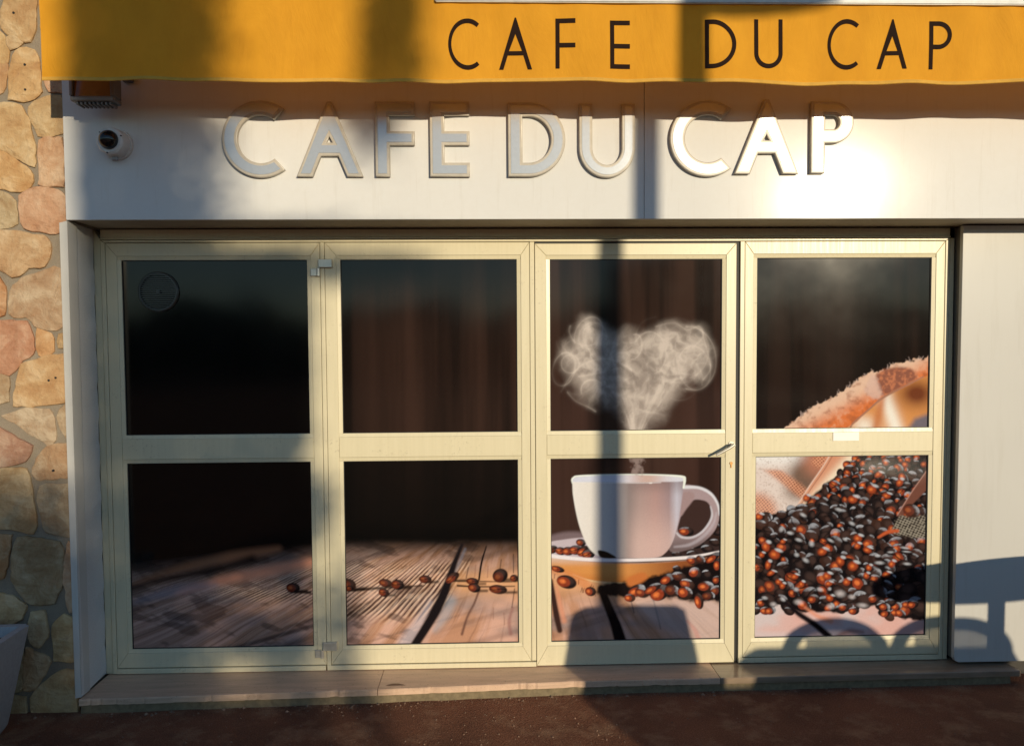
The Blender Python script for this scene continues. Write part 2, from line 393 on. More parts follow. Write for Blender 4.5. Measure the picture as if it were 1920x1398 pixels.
    # cracks
    K = ink(26, 18, 16)
    line([(872, 1030), (858, 1062), (846, 1090)], ink(120, 118, 124), [4, 8, 6], 3, .6)
    line([(806, 1130), (786, 1168), (760, 1208)], ink(205, 195, 195), [4, 20, 26], 9, .5)
    line([(846, 1128), (836, 1152), (816, 1182)], ink(150, 158, 160), [18, 22, 10], 8, .55)
    line([(866, 1022), (850, 1062), (838, 1098), (820, 1140), (800, 1175), (776, 1212)], ink(30, 24, 24), [5, 11, 15, 18, 17, 15], 2.5)
    line([(912, 1025), (903, 1055), (898, 1088)], K, [2, 4, 3.5], 1)
    line([(898, 1108), (890, 1130), (876, 1158), (866, 1190)], ink(95, 60, 50), [4, 3.5, 4, 5], 2, .8)
    for (a, b) in (((963, 1040), (963, 1075)), ((965, 1105), (960, 1140)), ((940, 1050), (937, 1072)), ((878, 1065), (874, 1085))): line([a, b], K, 2, 1, .7)
    line([(962, 1140), (955, 1165), (958, 1190)], ink(150, 95, 85), [3, 7, 6], 3, .6)
    for (x, y, s) in ((892, 1060, 1), (915, 1062, 2), (925, 1140, 3), (945, 1150, 4)): line([(x, y), (x - 3 + s, y + 22)], ink(120, 75, 55), 1.6, 1, .5)
    line([(858, 1099), (900, 1101), (965, 1100)], K, [4, 3, 2], 1.2, .9); line([(850, 1090), (905, 1091), (960, 1092)], K, [4, 3, 1.5], 1, .7)
    line([(660, 1107), (720, 1103), (790, 1099)], ink(30, 20, 16), [5, 5, 3], 2, .85)
    line([(540, 1110), (580, 1112)], K, [4, 6], 2, .9)
    # boards below cup
    line([(1033, 1090), (1038, 1120), (1044, 1155), (1050, 1183)], ink(60, 38, 32), [9, 10, 12, 10], 2.5)
    line([(1044, 1100), (1050, 1130), (1058, 1165)], ink(232, 150, 110), [4, 8, 10], 4, .7)
    line([(1128, 1105), (1142, 1140), (1156, 1175), (1166, 1210)], ink(20, 15, 16), [14, 16, 20, 24], 2.5)
    line([(1182, 1118), (1190, 1150)], ink(70, 45, 40), [3, 2], 1.5, .8); line([(1226, 1125), (1234, 1155), (1240, 1180)], ink(80, 55, 50), [3, 3, 2], 1.5, .7)
    line([(1290, 1165), (1306, 1185), (1314, 1210)], ink(215, 110, 75), [4, 8, 9], 3, .8)
    poly([(1180, 1125), (1360, 1120), (1360, 1210), (1300, 1210), (1200, 1150)], ink(205, 190, 180), 14, alpha=.45)
    # ---- pane 4 board
    poly([(1405, 1125), (1760, 1130), (1760, 1230), (1405, 1230)], lambda x, y: (ink(222, 200, 190) + (ink(232, 178, 160) - ink(222, 200, 190)) * ss(fbm(x / 60, y / 40, 3, 71) + (x - 1500) / 500, .4, .9)[..., None]), 8)
    # ---- sack
    hl = smooth_pts([(1440, 835), (1482, 796), (1520, 768), (1570, 742), (1606, 716), (1634, 698), (1655, 694), (1690, 680), (1735, 672), (1765, 670), (1765, 860), (1440, 860)], 5)
    def sackc(x, y):
        dtop = (y - (800 - (x - 1480) * .52)); n = fbm(x / 9, y / 9, 4, 81)
        a = ss(dtop, -6, 40)[..., None]; c = ink(236, 192, 158) * (1 - a) + ink(226, 120, 62) * a
        c = c + (ink(242, 196, 158) - c) * (ss(n, .5, .8) * .4)[..., None]; return c + (ink(150, 84, 55) - c) * (ss(n, .48, .2) * .5)[..., None]
    poly(hl, sackc, 1.5, 5, 6, 82)
    for i in range(46):                       # loose fibres along the hem
        t = rnd.random(); x = 1485 + t * 245; y = 800 - (x - 1480) * (.56 if x < 1640 else .52) + (0 if x < 1640 else -2)
        y = np.interp(x, [1482, 1520, 1570, 1606, 1634, 1655, 1690, 1735], [796, 768, 742, 716, 698, 694, 680, 672])
        a = rnd.uniform(-2.6, -.8); L = rnd.uniform(2, 8)
        line([(x, y + 2), (x + L * .5 * math.cos(a) + 1, y + L * .5 * math.sin(a)), (x + L * math.cos(a), y + L * math.sin(a))], ink(222, 190, 172), .9, .8, rnd.uniform(.3, .8), 3)
    poly(smooth_pts([(1648, 700), (1680, 688), (1712, 692), (1722, 708), (1700, 722), (1658, 742), (1646, 722)], 5), lambda x, y: ink(150, 92, 70) + (ink(205, 125, 85) - ink(150, 92, 70)) * ss(fbm(x / 5, y / 5, 3, 85), .4, .8)[..., None], 4)
    poly(smooth_pts([(1640, 700), (1652, 722), (1656, 742), (1640, 748), (1624, 730)], 5), ink(226, 184, 160), 4, 3, 5, 88, .8)
    # inner fold of the sack: glowing cloth
    def glow(x, y):
        s = (x - 1600) * .45 + (y - 760) * .9; c = np.broadcast_to(ink(226, 150, 82), x.shape + (3,)).copy()
        b1 = np.exp(-(((x - 1668) - (y - 760) * .35) / 15) ** 2); b2 = np.exp(-(((x - 1625) - (y - 800) * .3) / 24) ** 2) * ss(y, 765, 800)
        c = c + (ink(255, 240, 214) - c) * np.clip(b1 + .85 * b2, 0, 1)[..., None]
        dkm = np.exp(-(((x - 1722) / 34) ** 2 + ((y - 738) / 26) ** 2)); c = c + (ink(120, 62, 34) - c) * np.clip(dkm * 1.1, 0, 1)[..., None]
        m2 = np.exp(-(((x - 1648) + (y - 790) * .2) / 9) ** 2); return c + (ink(205, 120, 66) - c) * (m2 * .8)[..., None]
    poly(smooth_pts([(1765, 706), (1735, 708), (1700, 726), (1662, 744), (1640, 762), (1610, 790), (1594, 812), (1765, 812)], 5), glow, 1.5)
    line([(1735, 706), (1700, 724), (1658, 746), (1632, 768), (1604, 792), (1596, 804)], ink(172, 120, 92), [2, 3, 4, 3, 3, 3], 1)
    poly([(1700, 812), (1718, 785), (1765, 768), (1765, 812)], ink(120, 108, 112), 7)
    # lower pane: sack body
    def body(x, y):
        c = ink(236, 214, 196) + (ink(250, 240, 226) - ink(236, 214, 196)) * ss(-y, -885, -855)[..., None]
        g = ss((x - 1450) * .55 + (y - 872) * .8, 0, 40) * (1 - ss(y, 918 + 0 * x, 955)) * ss(x, 1455, 1500)
        c = c + (ink(112, 82, 62) - c) * (g * .95)[..., None]
        r = ss(-y + (x - 1500) * .3, -905, -860) * ss(x, 1490, 1530); c = c + (ink(206, 130, 98) - c) * (r * .8)[..., None]
        sp = ss(fbm(x / 2.2, y / 2.2, 2, 91), .62, .75) * .35; c = c + (ink(150, 110, 90) - c) * sp[..., None]
        # open weave patches
        rot = .9; a = x * math.cos(rot) + y * math.sin(rot); b = -x * math.sin(rot) + y * math.cos(rot)
        a = a + 3 * fbm(x / 20, y / 20, 2, 93); b = b + 3 * fbm(x / 20, y / 20, 2, 94); wv = np.maximum(np.cos(a * 1.35), np.cos(b * 1.35)) + .9 * (fbm(x / 4, y / 4, 2, 92) - .5)
        ln = np.abs((x - 1455) * .78 - (y - 884)) * .62; m = ss(-ln, -13, -3) * ss(y, 876, 886)
        m2 = ss(-np.hypot((x - 1418) / 46, (y - 962) / 42), -1.2, -.6); m3 = ss(-np.hypot((x - 1545) / 22, (y - 866) / 12), -1.2, -.7)
        mm = np.clip(m + m2 + m3, 0, 1); wc = ink(232, 160, 120) + (ink(130, 62, 38) - ink(232, 160, 120)) * ss(-wv, -.55, .25)[..., None]
        return c + (wc - c) * (mm * .85)[..., None]
    poly([(1405, 846), (1562, 846), (1556, 866), (1530, 905), (1502, 946), (1470, 962), (1405, 975)], body, 1.5)
    def lip(x, y):
        c = ink(222, 150, 112) + (ink(252, 226, 190) - ink(222, 150, 112)) * np.exp(-(((x - 1578) + (y - 882) * .9) / 16) ** 2)[..., None]
        return c
    poly(smooth_pts([(1562, 846), (1640, 846), (1620, 862), (1590, 880), (1560, 902), (1530, 930), (1508, 950), (1498, 948), (1520, 912), (1546, 876)], 4), lip, 1.5)
    line([(1562, 848), (1545, 876), (1520, 912), (1500, 944)], ink(236, 196, 170), 2.5, 1); line([(1567, 848), (1550, 878), (1525, 914), (1505, 945)], ink(150, 96, 74), 1.5, 1, .8)

    # ---- bean heaps
    def bean(cx, cy, a, b, rot, orange, hi, dim=1.0, crease=False):
        m = max(a, b) + 3; w = win(cx - m, cy - m, cx + m, cy + m); x, y = PX[w] - cx, PY[w] - cy
        if x.size == 0: return
        c_, s_ = math.cos(rot), math.sin(rot); p = (x * c_ + y * s_) / a; q = (-x * s_ + y * c_) / b; d = p * p + q * q
        al = ss(1 - d, -.08, .22); vv = rnd.random(); base = (ink(30, 24, 23) + (ink(74, 46, 34) - ink(30, 24, 23)) * vv ** 4) * dim
        col = np.broadcast_to(base, x.shape + (3,)).copy(); col = col + (ink(84, 62, 54) - col) * (ss(1 - ((p - .1) ** 2 + (q + .25) ** 2) * 1.6, 0, 1) * .6)[..., None]
        nz = fbm((x + cx) / 3.5, (y + cy) / 3.5, 2, int(cx) % 97)
        if orange > 0:
            o = ss(1 - ((p + .30) / .72) ** 2 - ((q - .12) / .80) ** 2, -.05, .45) * orange
            oc = ink(150, 62, 36) + (ink(238, 124, 62) - ink(150, 62, 36)) * ss(1 - ((p + .38) / .42) ** 2 - ((q - .05) / .45) ** 2, 0, 1)[..., None]
            oc = oc * (.75 + .5 * nz)[..., None]; col = col + (oc - col) * o[..., None]
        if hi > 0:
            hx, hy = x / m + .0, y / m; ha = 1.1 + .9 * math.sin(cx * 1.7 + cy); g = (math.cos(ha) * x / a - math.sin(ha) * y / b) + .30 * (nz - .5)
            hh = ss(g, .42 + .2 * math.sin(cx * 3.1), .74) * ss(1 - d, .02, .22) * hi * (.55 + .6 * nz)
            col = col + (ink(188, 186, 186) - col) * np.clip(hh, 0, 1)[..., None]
        if crease:
            cr = ss(-np.abs(q + .18 * np.sin(p * 3)), -.16, -.04) * ss(1 - d, .1, .3); col = col + (ink(22, 16, 14) - col) * (cr * .85)[..., None]
        comp(w, al, col)
    heap = [(1405, 968), (1470, 962), (1508, 950), (1545, 912), (1580, 885), (1606, 862), (1635, 846), (1765, 846), (1765, 1160), (1700, 1165), (1650, 1135), (1560, 1150), (1500, 1148), (1470, 1135), (1405, 1142)]
    poly(heap, ink(24, 19, 19), 3, 5, 14, 95)
    pts = []
    y = 850.0
    while y < 1150:
        sx = 13.5 + (y - 850) * .045; sy = 7.6 + (y - 850) * .023; x = 1402 + rnd.uniform(0, sx)
        while x < 1762:
            pts.append((x + rnd.uniform(-4, 4), y + rnd.uniform(-3, 3), sx, sy)); x += sx * rnd.uniform(.85, 1.35)
        y += sy * .95
    hp = np.array(heap, np.float32)
    for (x, y, sx, sy) in pts:
        if sdf(heap, np.array([[x]], np.float32), np.array([[y]], np.float32))[0, 0] > 1: continue
        if y < 945 or x > 1800: po, ph_ = .55, .6
        elif y < 1015: po, ph_ = .05, .7
        else: po, ph_ = .30, .6
        if y < 1000 and x > 1650 and y > 925: po = .35
        o = rnd.random() < po; sc_ = rnd.uniform(.55, 1.25); soft = y > 1110
        bean(x, y, sx * .66 * sc_, sy * .92 * sc_, rnd.uniform(-.6, .9) + (1.1 if rnd.random() < .25 else 0), rnd.uniform(.65, 1) if o else 0, (rnd.uniform(.6, 1) if rnd.random() < ph_ else 0) * (.75 if o else .9), 1, rnd.random() < .15)
    for i in range(26):                        # stragglers along the heap's foot
        x = rnd.uniform(1410, 1755); y = rnd.uniform(1128, 1158) if 1560 < x else rnd.uniform(1126, 1148)
        bean(x, y, 11, 8, rnd.uniform(-.6, .6), .9 if rnd.random() < .5 else 0, .8)
    def spot(x, y, a, b, rot, col, hard=.5, al_=1):
        m = max(a, b) * 1.4 + 2; w = win(x - m, y - m, x + m, y + m); u, v = PX[w] - x, PY[w] - y
        if u.size == 0: return
        p = (u * math.cos(rot) + v * math.sin(rot)) / a; q = (-u * math.sin(rot) + v * math.cos(rot)) / b; d = np.sqrt(p * p + q * q)
        comp(w, ss(-d, -1.12, -hard) * al_ * (.75 + .35 * fbm(PX[w] / 3, PY[w] / 3, 2, 7)).clip(0, 1), col)
    for (x, y, a, b) in ((1454, 1040, 12, 10), (1438, 1025, 8, 11), (1430, 1041, 6, 6), (1442, 1060, 6, 10), (1544, 1035, 10, 8), (1578, 1053, 8, 10), (1602, 1062, 11, 10), (1611, 1010, 9, 8), (1610, 1024, 7, 7), (1629, 1032, 9, 6), (1632, 1065, 6, 7), (1675, 1058, 7, 8), (1553, 1081, 9, 8), (1590, 1092, 8, 8),
                         (1556, 1095, 8, 5), (1558, 1122, 8, 7), (1462, 1092, 7, 6), (1469, 1099, 6, 7), (1505, 1096, 6, 7), (1492, 1082, 8, 6), (1448, 1075, 9, 5), (1425, 969, 8, 7), (1514, 934, 7, 7), (1637, 918, 10, 9), (1601, 937, 10, 8), (1665, 930, 9, 6), (1690, 905, 7, 9), (1650, 890, 9, 6), (1470, 1016, 6, 5), (1627, 1080, 6, 7), (1665, 1078, 9, 6)):
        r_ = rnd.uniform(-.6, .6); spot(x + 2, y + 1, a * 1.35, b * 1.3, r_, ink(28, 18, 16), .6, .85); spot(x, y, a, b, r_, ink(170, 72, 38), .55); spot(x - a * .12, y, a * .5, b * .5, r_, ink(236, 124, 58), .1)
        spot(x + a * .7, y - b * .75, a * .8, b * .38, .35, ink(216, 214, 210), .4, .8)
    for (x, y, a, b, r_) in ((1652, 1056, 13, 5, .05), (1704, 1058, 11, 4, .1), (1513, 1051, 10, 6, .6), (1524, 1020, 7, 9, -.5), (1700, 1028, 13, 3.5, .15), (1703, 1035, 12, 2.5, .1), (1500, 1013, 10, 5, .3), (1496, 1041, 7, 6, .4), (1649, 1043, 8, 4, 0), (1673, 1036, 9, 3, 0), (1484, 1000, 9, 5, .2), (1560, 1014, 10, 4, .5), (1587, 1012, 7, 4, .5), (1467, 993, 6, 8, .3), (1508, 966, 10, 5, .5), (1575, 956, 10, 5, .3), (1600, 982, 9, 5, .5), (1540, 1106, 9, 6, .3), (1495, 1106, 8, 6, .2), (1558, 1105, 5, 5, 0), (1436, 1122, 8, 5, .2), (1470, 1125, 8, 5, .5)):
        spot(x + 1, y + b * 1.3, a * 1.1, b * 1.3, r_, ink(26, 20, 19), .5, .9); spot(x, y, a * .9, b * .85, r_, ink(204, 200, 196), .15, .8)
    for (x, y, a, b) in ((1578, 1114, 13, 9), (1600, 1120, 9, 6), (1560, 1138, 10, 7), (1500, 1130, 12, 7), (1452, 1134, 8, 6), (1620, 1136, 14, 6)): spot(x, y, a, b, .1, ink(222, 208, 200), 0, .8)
    # stray stick and coarse cloth on the right
    poly([(1740, 884), (1716, 918), (1694, 950), (1684, 968), (1692, 970), (1712, 948), (1745, 915)], ink(120, 74, 58), 1.5); line([(1740, 884), (1712, 924), (1686, 966)], ink(200, 150, 130), 1.8, 1, .8)
    def weave(x, y):
        wv = np.cos((x + y * .5) * 1.0) * .5 + np.cos((y - x * .4) * 1.3) * .5 + (fbm(x / 5, y / 3, 3, 99) - .5) * 1.6
        return ink(150, 138, 118) + (ink(50, 40, 34) - ink(150, 138, 118)) * ss(-wv, -.2, .35)[..., None]
    poly([(1765, 940), (1735, 968), (1690, 968), (1672, 996), (1690, 1004), (1765, 1012)], weave, 3, 4, 8, 96)
    line([(1650, 1008), (1668, 998), (1686, 996)], ink(200, 92, 50), [4, 7, 6], 2); bean(1712, 958, 17, 13, .3, .35, .6)
    # crack under the heap
    line([(1476, 1132), (1500, 1152), (1530, 1172), (1556, 1194)], ink(26, 20, 22), [6, 10, 11, 13], 3)
    line([(1512, 1140), (1535, 1156), (1560, 1166)], ink(240, 150, 110), [3, 8, 10], 4, .75)
    line([(1575, 1192), (1596, 1184), (1620, 1186)], ink(150, 80, 55), [5, 9, 6], 5, .6)

    # ---- pane 3: backdrop plate rim, cup, saucer
    poly(smooth_pts([(1028, 1008), (1055, 999), (1085, 998), (1100, 1004), (1110, 1020), (1028, 1022)], 4), ink(128, 106, 104), 5)
    poly(smooth_pts([(1025, 1020), (1060, 1012), (1100, 1008), (1180, 1004), (1290, 1008), (1352, 1020), (1352, 1040), (1270, 1052), (1180, 1056), (1090, 1052), (1025, 1042)], 6), lambda x, y: ink(206, 186, 184) + (ink(60, 44, 40) - ink(206, 186, 184)) * ss(x, 1110, 1180)[..., None], 1.5)
    for (x, y, a) in ((1290, 1030, 13), (1310, 1022, 12), (1328, 1030, 13), (1342, 1018, 12), (1300, 1040, 12), (1335, 1042, 10), (1348, 1000, 9), (1345, 985, 7), (1270, 1040, 10), (1322, 1010, 9)):
        bean(x, y, a, a * .6, rnd.uniform(-.4, .4), 0, .75)
    for (x, y, a, o) in ((1036, 1031, 11, .3), (1052, 1034, 11, .9), (1066, 1034, 12, .8), (1090, 1018, 10, .6), (1080, 1032, 13, .9), (1095, 1034, 14, 1), (1104, 1040, 13, .8)):
        bean(x, y, a, a * .72, rnd.uniform(-.5, .5), o, .15, 1, rnd.random() < .5)
    # saucer
    def sau(x, y):
        c = ink(226, 150, 78) + (ink(150, 84, 44) - ink(226, 150, 78)) * ss(x, 1150, 1290)[..., None]
        g = ss(-y, -1066, -1046); c = c + (ink(226, 196, 172) - c) * (g * (1 - ss(x, 1060, 1200)) * .8)[..., None]
        g2 = ss(y, 1070, 1092); return c + (ink(205, 120, 52) - c) * (g2 * .7)[..., None]
    poly(smooth_pts([(1025, 1044), (1080, 1052), (1180, 1058), (1290, 1052), (1352, 1042), (1330, 1056), (1285, 1070), (1235, 1086), (1200, 1094), (1140, 1094), (1090, 1088), (1050, 1070), (1020, 1052)], 6), sau, 1.5)
    line([(1024, 1042), (1090, 1049), (1180, 1051), (1280, 1047), (1320, 1041), (1352, 1034)], ink(250, 234, 224), [7, 6.5, 6, 6, 4, 2], 1.2)
    line([(1075, 1078), (1110, 1090), (1160, 1094), (1200, 1092)], ink(244, 206, 150), [2, 3, 3, 2], 1.2, .8)
    # cup
    side = smooth_pts([(1074, 903), (1074, 912), (1075, 928), (1080, 958), (1088, 990), (1100, 1020), (1112, 1036), (1128, 1044), (1180, 1047), (1230, 1046), (1248, 1038), (1262, 1018), (1272, 985), (1278, 950), (1283, 915), (1284, 906), (1283, 902), (1230, 903), (1180, 904), (1120, 904), (1078, 903)], 6)
    def cupc(x, y):
        t = (x - 1075) / 210.0; stops = [(0, (246, 234, 216)), (.2, (240, 226, 206)), (.36, (208, 196, 186)), (.5, (150, 132, 124)), (.6, (182, 152, 140)), (.74, (190, 150, 138)), (.86, (168, 140, 136)), (.93, (205, 196, 200)), (1, (176, 158, 160))]
        xs = [s[0] for s in stops]; cs = np.array([ink(*s[1]) for s in stops])
        c = np.stack([np.interp(t, xs, cs[:, i]) for i in range(3)], -1)
        lo = ss(y, 930, 1030) * ss(t, .42, .6) * (1 - ss(t, .85, 1)); c = c + (ink(236, 196, 178) - c) * (lo * .6)[..., None]
        tl = ss(-y, -935, -905) * ss(t, .4, .6); return c + (ink(120, 98, 92) - c) * (tl * .45)[..., None]
    # handle: outer, then hole
    poly(smooth_pts([(1280, 912), (1310, 913), (1332, 922), (1346, 940), (1351, 965), (1343, 993), (1322, 1016), (1296, 1030), (1262, 1036), (1254, 1020), (1268, 1000), (1276, 950)], 6),
         lambda x, y: ink(176, 150, 146) + (ink(120, 100, 96) - ink(176, 150, 146)) * ss(y, 985, 1030)[..., None], 1.3)
    line([(1284, 914), (1312, 915), (1334, 926), (1347, 945), (1351, 966)], ink(236, 230, 230), [6, 5, 5, 4, 3], 1.6, .9)
    poly(smooth_pts([(1280, 965), (1290, 950), (1302, 938), (1318, 938), (1330, 944), (1336, 960), (1332, 978), (1318, 996), (1300, 1006), (1284, 1006), (1272, 996), (1276, 975)], 6), ink(66, 46, 40), 1.3)
    line([(1334, 950), (1337, 965), (1332, 980), (1318, 998), (1300, 1008), (1280, 1008), (1270, 1000)], ink(216, 206, 204), [2, 4, 4, 4, 4, 4, 3], 1.3, .85)
    line([(1345, 962), (1338, 985), (1318, 1008), (1294, 1022), (1266, 1026)], ink(206, 192, 192), [3, 5, 6, 6, 3], 2.5, .5)
    bean(1288, 997, 15, 9, .15, .8, .4)
    poly(smooth_pts([(1282, 925), (1300, 924), (1302, 936), (1288, 955), (1278, 968), (1276, 950)], 5), ink(170, 140, 134), 2.5)
    poly(side, cupc, 1.2)
    # mouth of the cup
    poly(smooth_pts([(1073, 900), (1085, 894), (1130, 892), (1180, 891), (1240, 892), (1278, 894), (1284, 899), (1278, 903), (1230, 904), (1180, 905), (1110, 904), (1078, 904)], 6), lambda x, y: ink(226, 222, 224) + (ink(214, 178, 160) - ink(226, 222, 224)) * np.exp(-((x - 1215) / 34) ** 2)[..., None], 1)
    line([(1074, 906), (1073, 900), (1076, 896), (1085, 893), (1130, 891), (1180, 890), (1240, 891), (1280, 894), (1285, 900), (1283, 915)], ink(250, 248, 244), [2, 2.5, 3, 3, 2.5, 2, 2.5, 4, 5, 3], 1)
    line([(1076, 904), (1110, 905), (1180, 906), (1240, 905)], ink(244, 234, 226), 1.5, 1, .7)
    line([(1219, 906), (1223, 906)], ink(250, 240, 235), 2, .8)
    poly(smooth_pts([(1122, 1033), (1135, 1034), (1148, 1040), (1156, 1047), (1128, 1046)], 4), ink(26, 18, 16), 1.3)
    # beans under and beside the saucer (pane 3)
    line([(1032, 1068), (1060, 1076), (1090, 1090), (1110, 1110)], ink(228, 140, 80), [10, 16, 18, 16], 5, .7)
    for i in range(16): x = rnd.uniform(1040, 1120); y = 1078 + (x - 1040) * .35 + rnd.uniform(-6, 8); line([(x, y), (x + rnd.uniform(-3, 3), y + 8)], ink(90, 42, 24), 1.5, 1, .7, 2)
    bean(1046, 1068, 14, 6, .25, .9, 0, 1, True); bean(1063, 1092, 20, 13, .25, .95, 0); bean(1108, 1110, 11, 9, .2, .9, 0)
    poly([(1125, 1098), (1200, 1088), (1290, 1062), (1352, 1046), (1352, 1128), (1300, 1130), (1250, 1120), (1190, 1118), (1150, 1120), (1120, 1112)], ink(26, 19, 18), 4, 5, 10, 101)
    poly(smooth_pts([(1178, 1085), (1205, 1074), (1215, 1085), (1190, 1100), (1178, 1098)], 4), ink(208, 118, 58), 4)
    for (x, y, a, b, r, o, h) in ((1195, 1108, 18, 11, -.4, 1, .9), (1182, 1122, 11, 8, .1, 1, .3), (1205, 1112, 14, 10, .2, .6, .9), (1238, 1112, 20, 15, -.5, 1, .2), (1225, 1104, 18, 8, -.5, .9, .6), (1262, 1108, 15, 11, .3, .3, .9),
                                  (1252, 1086, 15, 9, -.5, 1, .4), (1275, 1082, 15, 9, .3, .2, .9), (1290, 1096, 15, 10, .35, .8, .9), (1286, 1112, 15, 12, .3, 1, .8), (1305, 1076, 13, 12, .9, 1, .7), (1326, 1078, 10, 9, .6, 0, 1), (1312, 1128, 9, 16, -.2, 1, .1),
                                  (1325, 1100, 16, 10, 0, .9, .9), (1345, 1108, 12, 10, 0, .4, .9), (1300, 1052, 12, 8, .3, .9, .9), (1315, 1050, 10, 8, .6, .2, 1), (1338, 1046, 16, 7, -.6, 1, .3), (1348, 1060, 9, 12, 0, 1, .1), (1330, 1118, 13, 9, 0, .3, .8), (1346, 1088, 9, 8, 0, .8, .6), (1270, 1066, 8, 5, 0, 0, .7)):
        bean(x, y, a, b, r, o, h)
    # beans lying on the left boards
    for (x, y, a, b, r, o) in ((548, 1103, 15, 11, .1, .6), (652, 1098, 17, 14, .2, .7), (655, 1104, 8, 6, 0, 1), (722, 1094, 15, 9, .2, .5), (745, 1097, 14, 11, .2, .7), (719, 1112, 12, 9, .3, .8), (797, 1087, 14, 9, .1, .6), (848, 1084, 17, 9, -.6, .8), (886, 1091, 14, 8, .1, .7), (889, 1103, 14, 10, .2, .8), (938, 1080, 17, 15, -.4, .45), (934, 1106, 20, 10, .1, .7), (964, 1085, 9, 8, 0, .9)):
        w = win(x, y, x + a * 1.5, y + 4); line([(x, y + b * .6), (x + a * 1.7, y + b * .55)], ink(28, 18, 14), b * .5, 2.5, .8)
        bean(x, y, a * .9, b * .9, r, o * .62, 0, .8, rnd.random() < .5)
    # ---- heart of steam
    hx = smooth_pts([(1042, 668), (1046, 640), (1066, 628), (1080, 600), (1104, 590), (1128, 598), (1142, 608), (1156, 614), (1176, 614), (1210, 622), (1236, 608), (1272, 600), (1312, 604), (1336, 634), (1342, 676), (1328, 712), (1298, 728), (1268, 762), (1244, 790), (1212, 820), (1180, 818), (1160, 790), (1120, 768), (1082, 744), (1058, 712)], 5)
    w = win(1022, 570, 1362, 830); x, y = PX[w], PY[w]
    wx = (fbm(x / 38, y / 38, 4, 111) - .5); wy = (fbm(x / 38, y / 38, 4, 115) - .5); xx, yy2 = x + wx * 46, y + wy * 46
    d = -sdf(hx, x + wx * 24, y + wy * 24); body_ = ss(d, -8, 34) * (1 - .35 * ss(d, 50, 95))
    rg = 1 - np.abs(fbm(xx / 26, yy2 / 26, 4, 117) * 2 - 1); rg2 = 1 - np.abs(fbm(xx / 11, yy2 / 15, 3, 119) * 2 - 1)
    den = body_ * (.34 + .42 * ss(rg, .55, .97) + .22 * ss(rg2, .7, 1)) * (.65 + .5 * fbm(x / 45, y / 45, 2, 121))
    for (cx, cy, rx, ry, a) in ((1150, 775, 16, 12, .4), (1065, 700, 14, 22, .5), (1212, 662, 16, 12, .35), (1105, 712, 12, 12, .25), (1300, 690, 18, 22, .3), (1145, 702, 20, 3, .4)): den = den * (1 - a * np.exp(-((x - cx) / rx) ** 2 - ((y - cy) / ry) ** 2))
    den = den * .48 + blur(den.astype(np.float32), 3.5) * .36 + body_ * .10
    acc = np.zeros(x.shape, np.float32)
    def strand(P, a):
        Q = np.array(smooth_pts(P, 60, False)); qx = Q[:, 0] - (X0 + w[1].start) - .5; qy = Q[:, 1] - (Y0 + w[0].start) - .5
        i = np.floor(qx).astype(int); j = np.floor(qy).astype(int); ok = (i >= 0) & (j >= 0) & (i < x.shape[1] - 1) & (j < x.shape[0] - 1)
        i, j, fx, fy = i[ok], j[ok], (qx - np.floor(qx))[ok], (qy - np.floor(qy))[ok]
        L = np.hypot(*(Q[1:] - Q[:-1]).T).mean() * a
        for dx in (0, 1):
            for dy in (0, 1): np.add.at(acc, (j + dy, i + dx), L * (fx if dx else 1 - fx) * (fy if dy else 1 - fy))
    def loop(cx, cy, rx, ry, rot, a0, a1, a, n=9):
        P = []
        for k_ in range(n + 1):
            t = a0 + (a1 - a0) * k_ / n; px_, py_ = rx * math.cos(t), ry * math.sin(t); P.append((cx + px_ * math.cos(rot) - py_ * math.sin(rot), cy + px_ * math.sin(rot) + py_ * math.cos(rot)))
        strand(P, a)
    loop(1058, 692, 21, 32, .25, 0, 6.3, .62); loop(1070, 682, 17, 17, 0, 0, 6.3, .55); loop(1104, 626, 24, 34, .5, 2.2, 6.6, .6); loop(1112, 632, 26, 28, .3, 2, 6.2, .4); loop(1100, 622, 30, 26, 0, .2, 2.6, .35)
    loop(1298, 672, 46, 60, -.15, -1.6, 2.0, .6); loop(1290, 660, 40, 50, .2, -1.9, 1.2, .35); loop(1304, 690, 30, 42, -.2, 0, 6.3, .4); loop(1218, 664, 32, 42, .1, -2.6, .8, .6); loop(1190, 650, 14, 24, .2, -2, 1.6, .6)
    loop(1112, 732, 22, 20, .2, 2.6, 5.6, .7); strand([(1052, 735), (1075, 700), (1100, 680), (1140, 672), (1170, 684), (1185, 694)], .5); strand([(1064, 735), (1080, 752), (1105, 764), (1118, 772)], .8)
    strand([(1230, 612), (1265, 605), (1290, 618), (1312, 612), (1320, 630), (1300, 652)], .5); strand([(1318, 622), (1328, 660), (1334, 690), (1320, 712)], .5); strand([(1160, 690), (1120, 700), (1085, 706)], .5); strand([(1070, 610), (1068, 622), (1076, 640)], .5)
    for i in range(90):
        cx = rnd.choice([1100, 1120, 1200, 1230, 1270, 1290]) + rnd.uniform(-26, 26); cy = rnd.uniform(625, 720); loop(cx, cy, rnd.uniform(14, 46), rnd.uniform(14, 46), rnd.uniform(0, 3), t0 := rnd.uniform(0, 6.3), t0 + rnd.uniform(1, 3.4), rnd.uniform(.06, .2), 6)
    for i in range(60):
        x_ = rnd.uniform(1120, 1290); strand([(x_, rnd.uniform(650, 700)), (x_ + (1205 - x_) * .35 + rnd.uniform(-9, 9), 735), (1196 + (x_ - 1200) * .22, 790), (1192 + (x_ - 1200) * .1, 822)], rnd.uniform(.04, .15))
    inner = ss(-sdf(hx, x, y), -14, 2)
    al = np.clip(den + (blur(acc, .8) * .55 + blur(acc, 3.0) * 1.2) * (.25 + .75 * inner), 0, .93)
    comp(w, al, ink(224, 204, 182)[None, None] * np.ones(x.shape + (1,), np.float32))
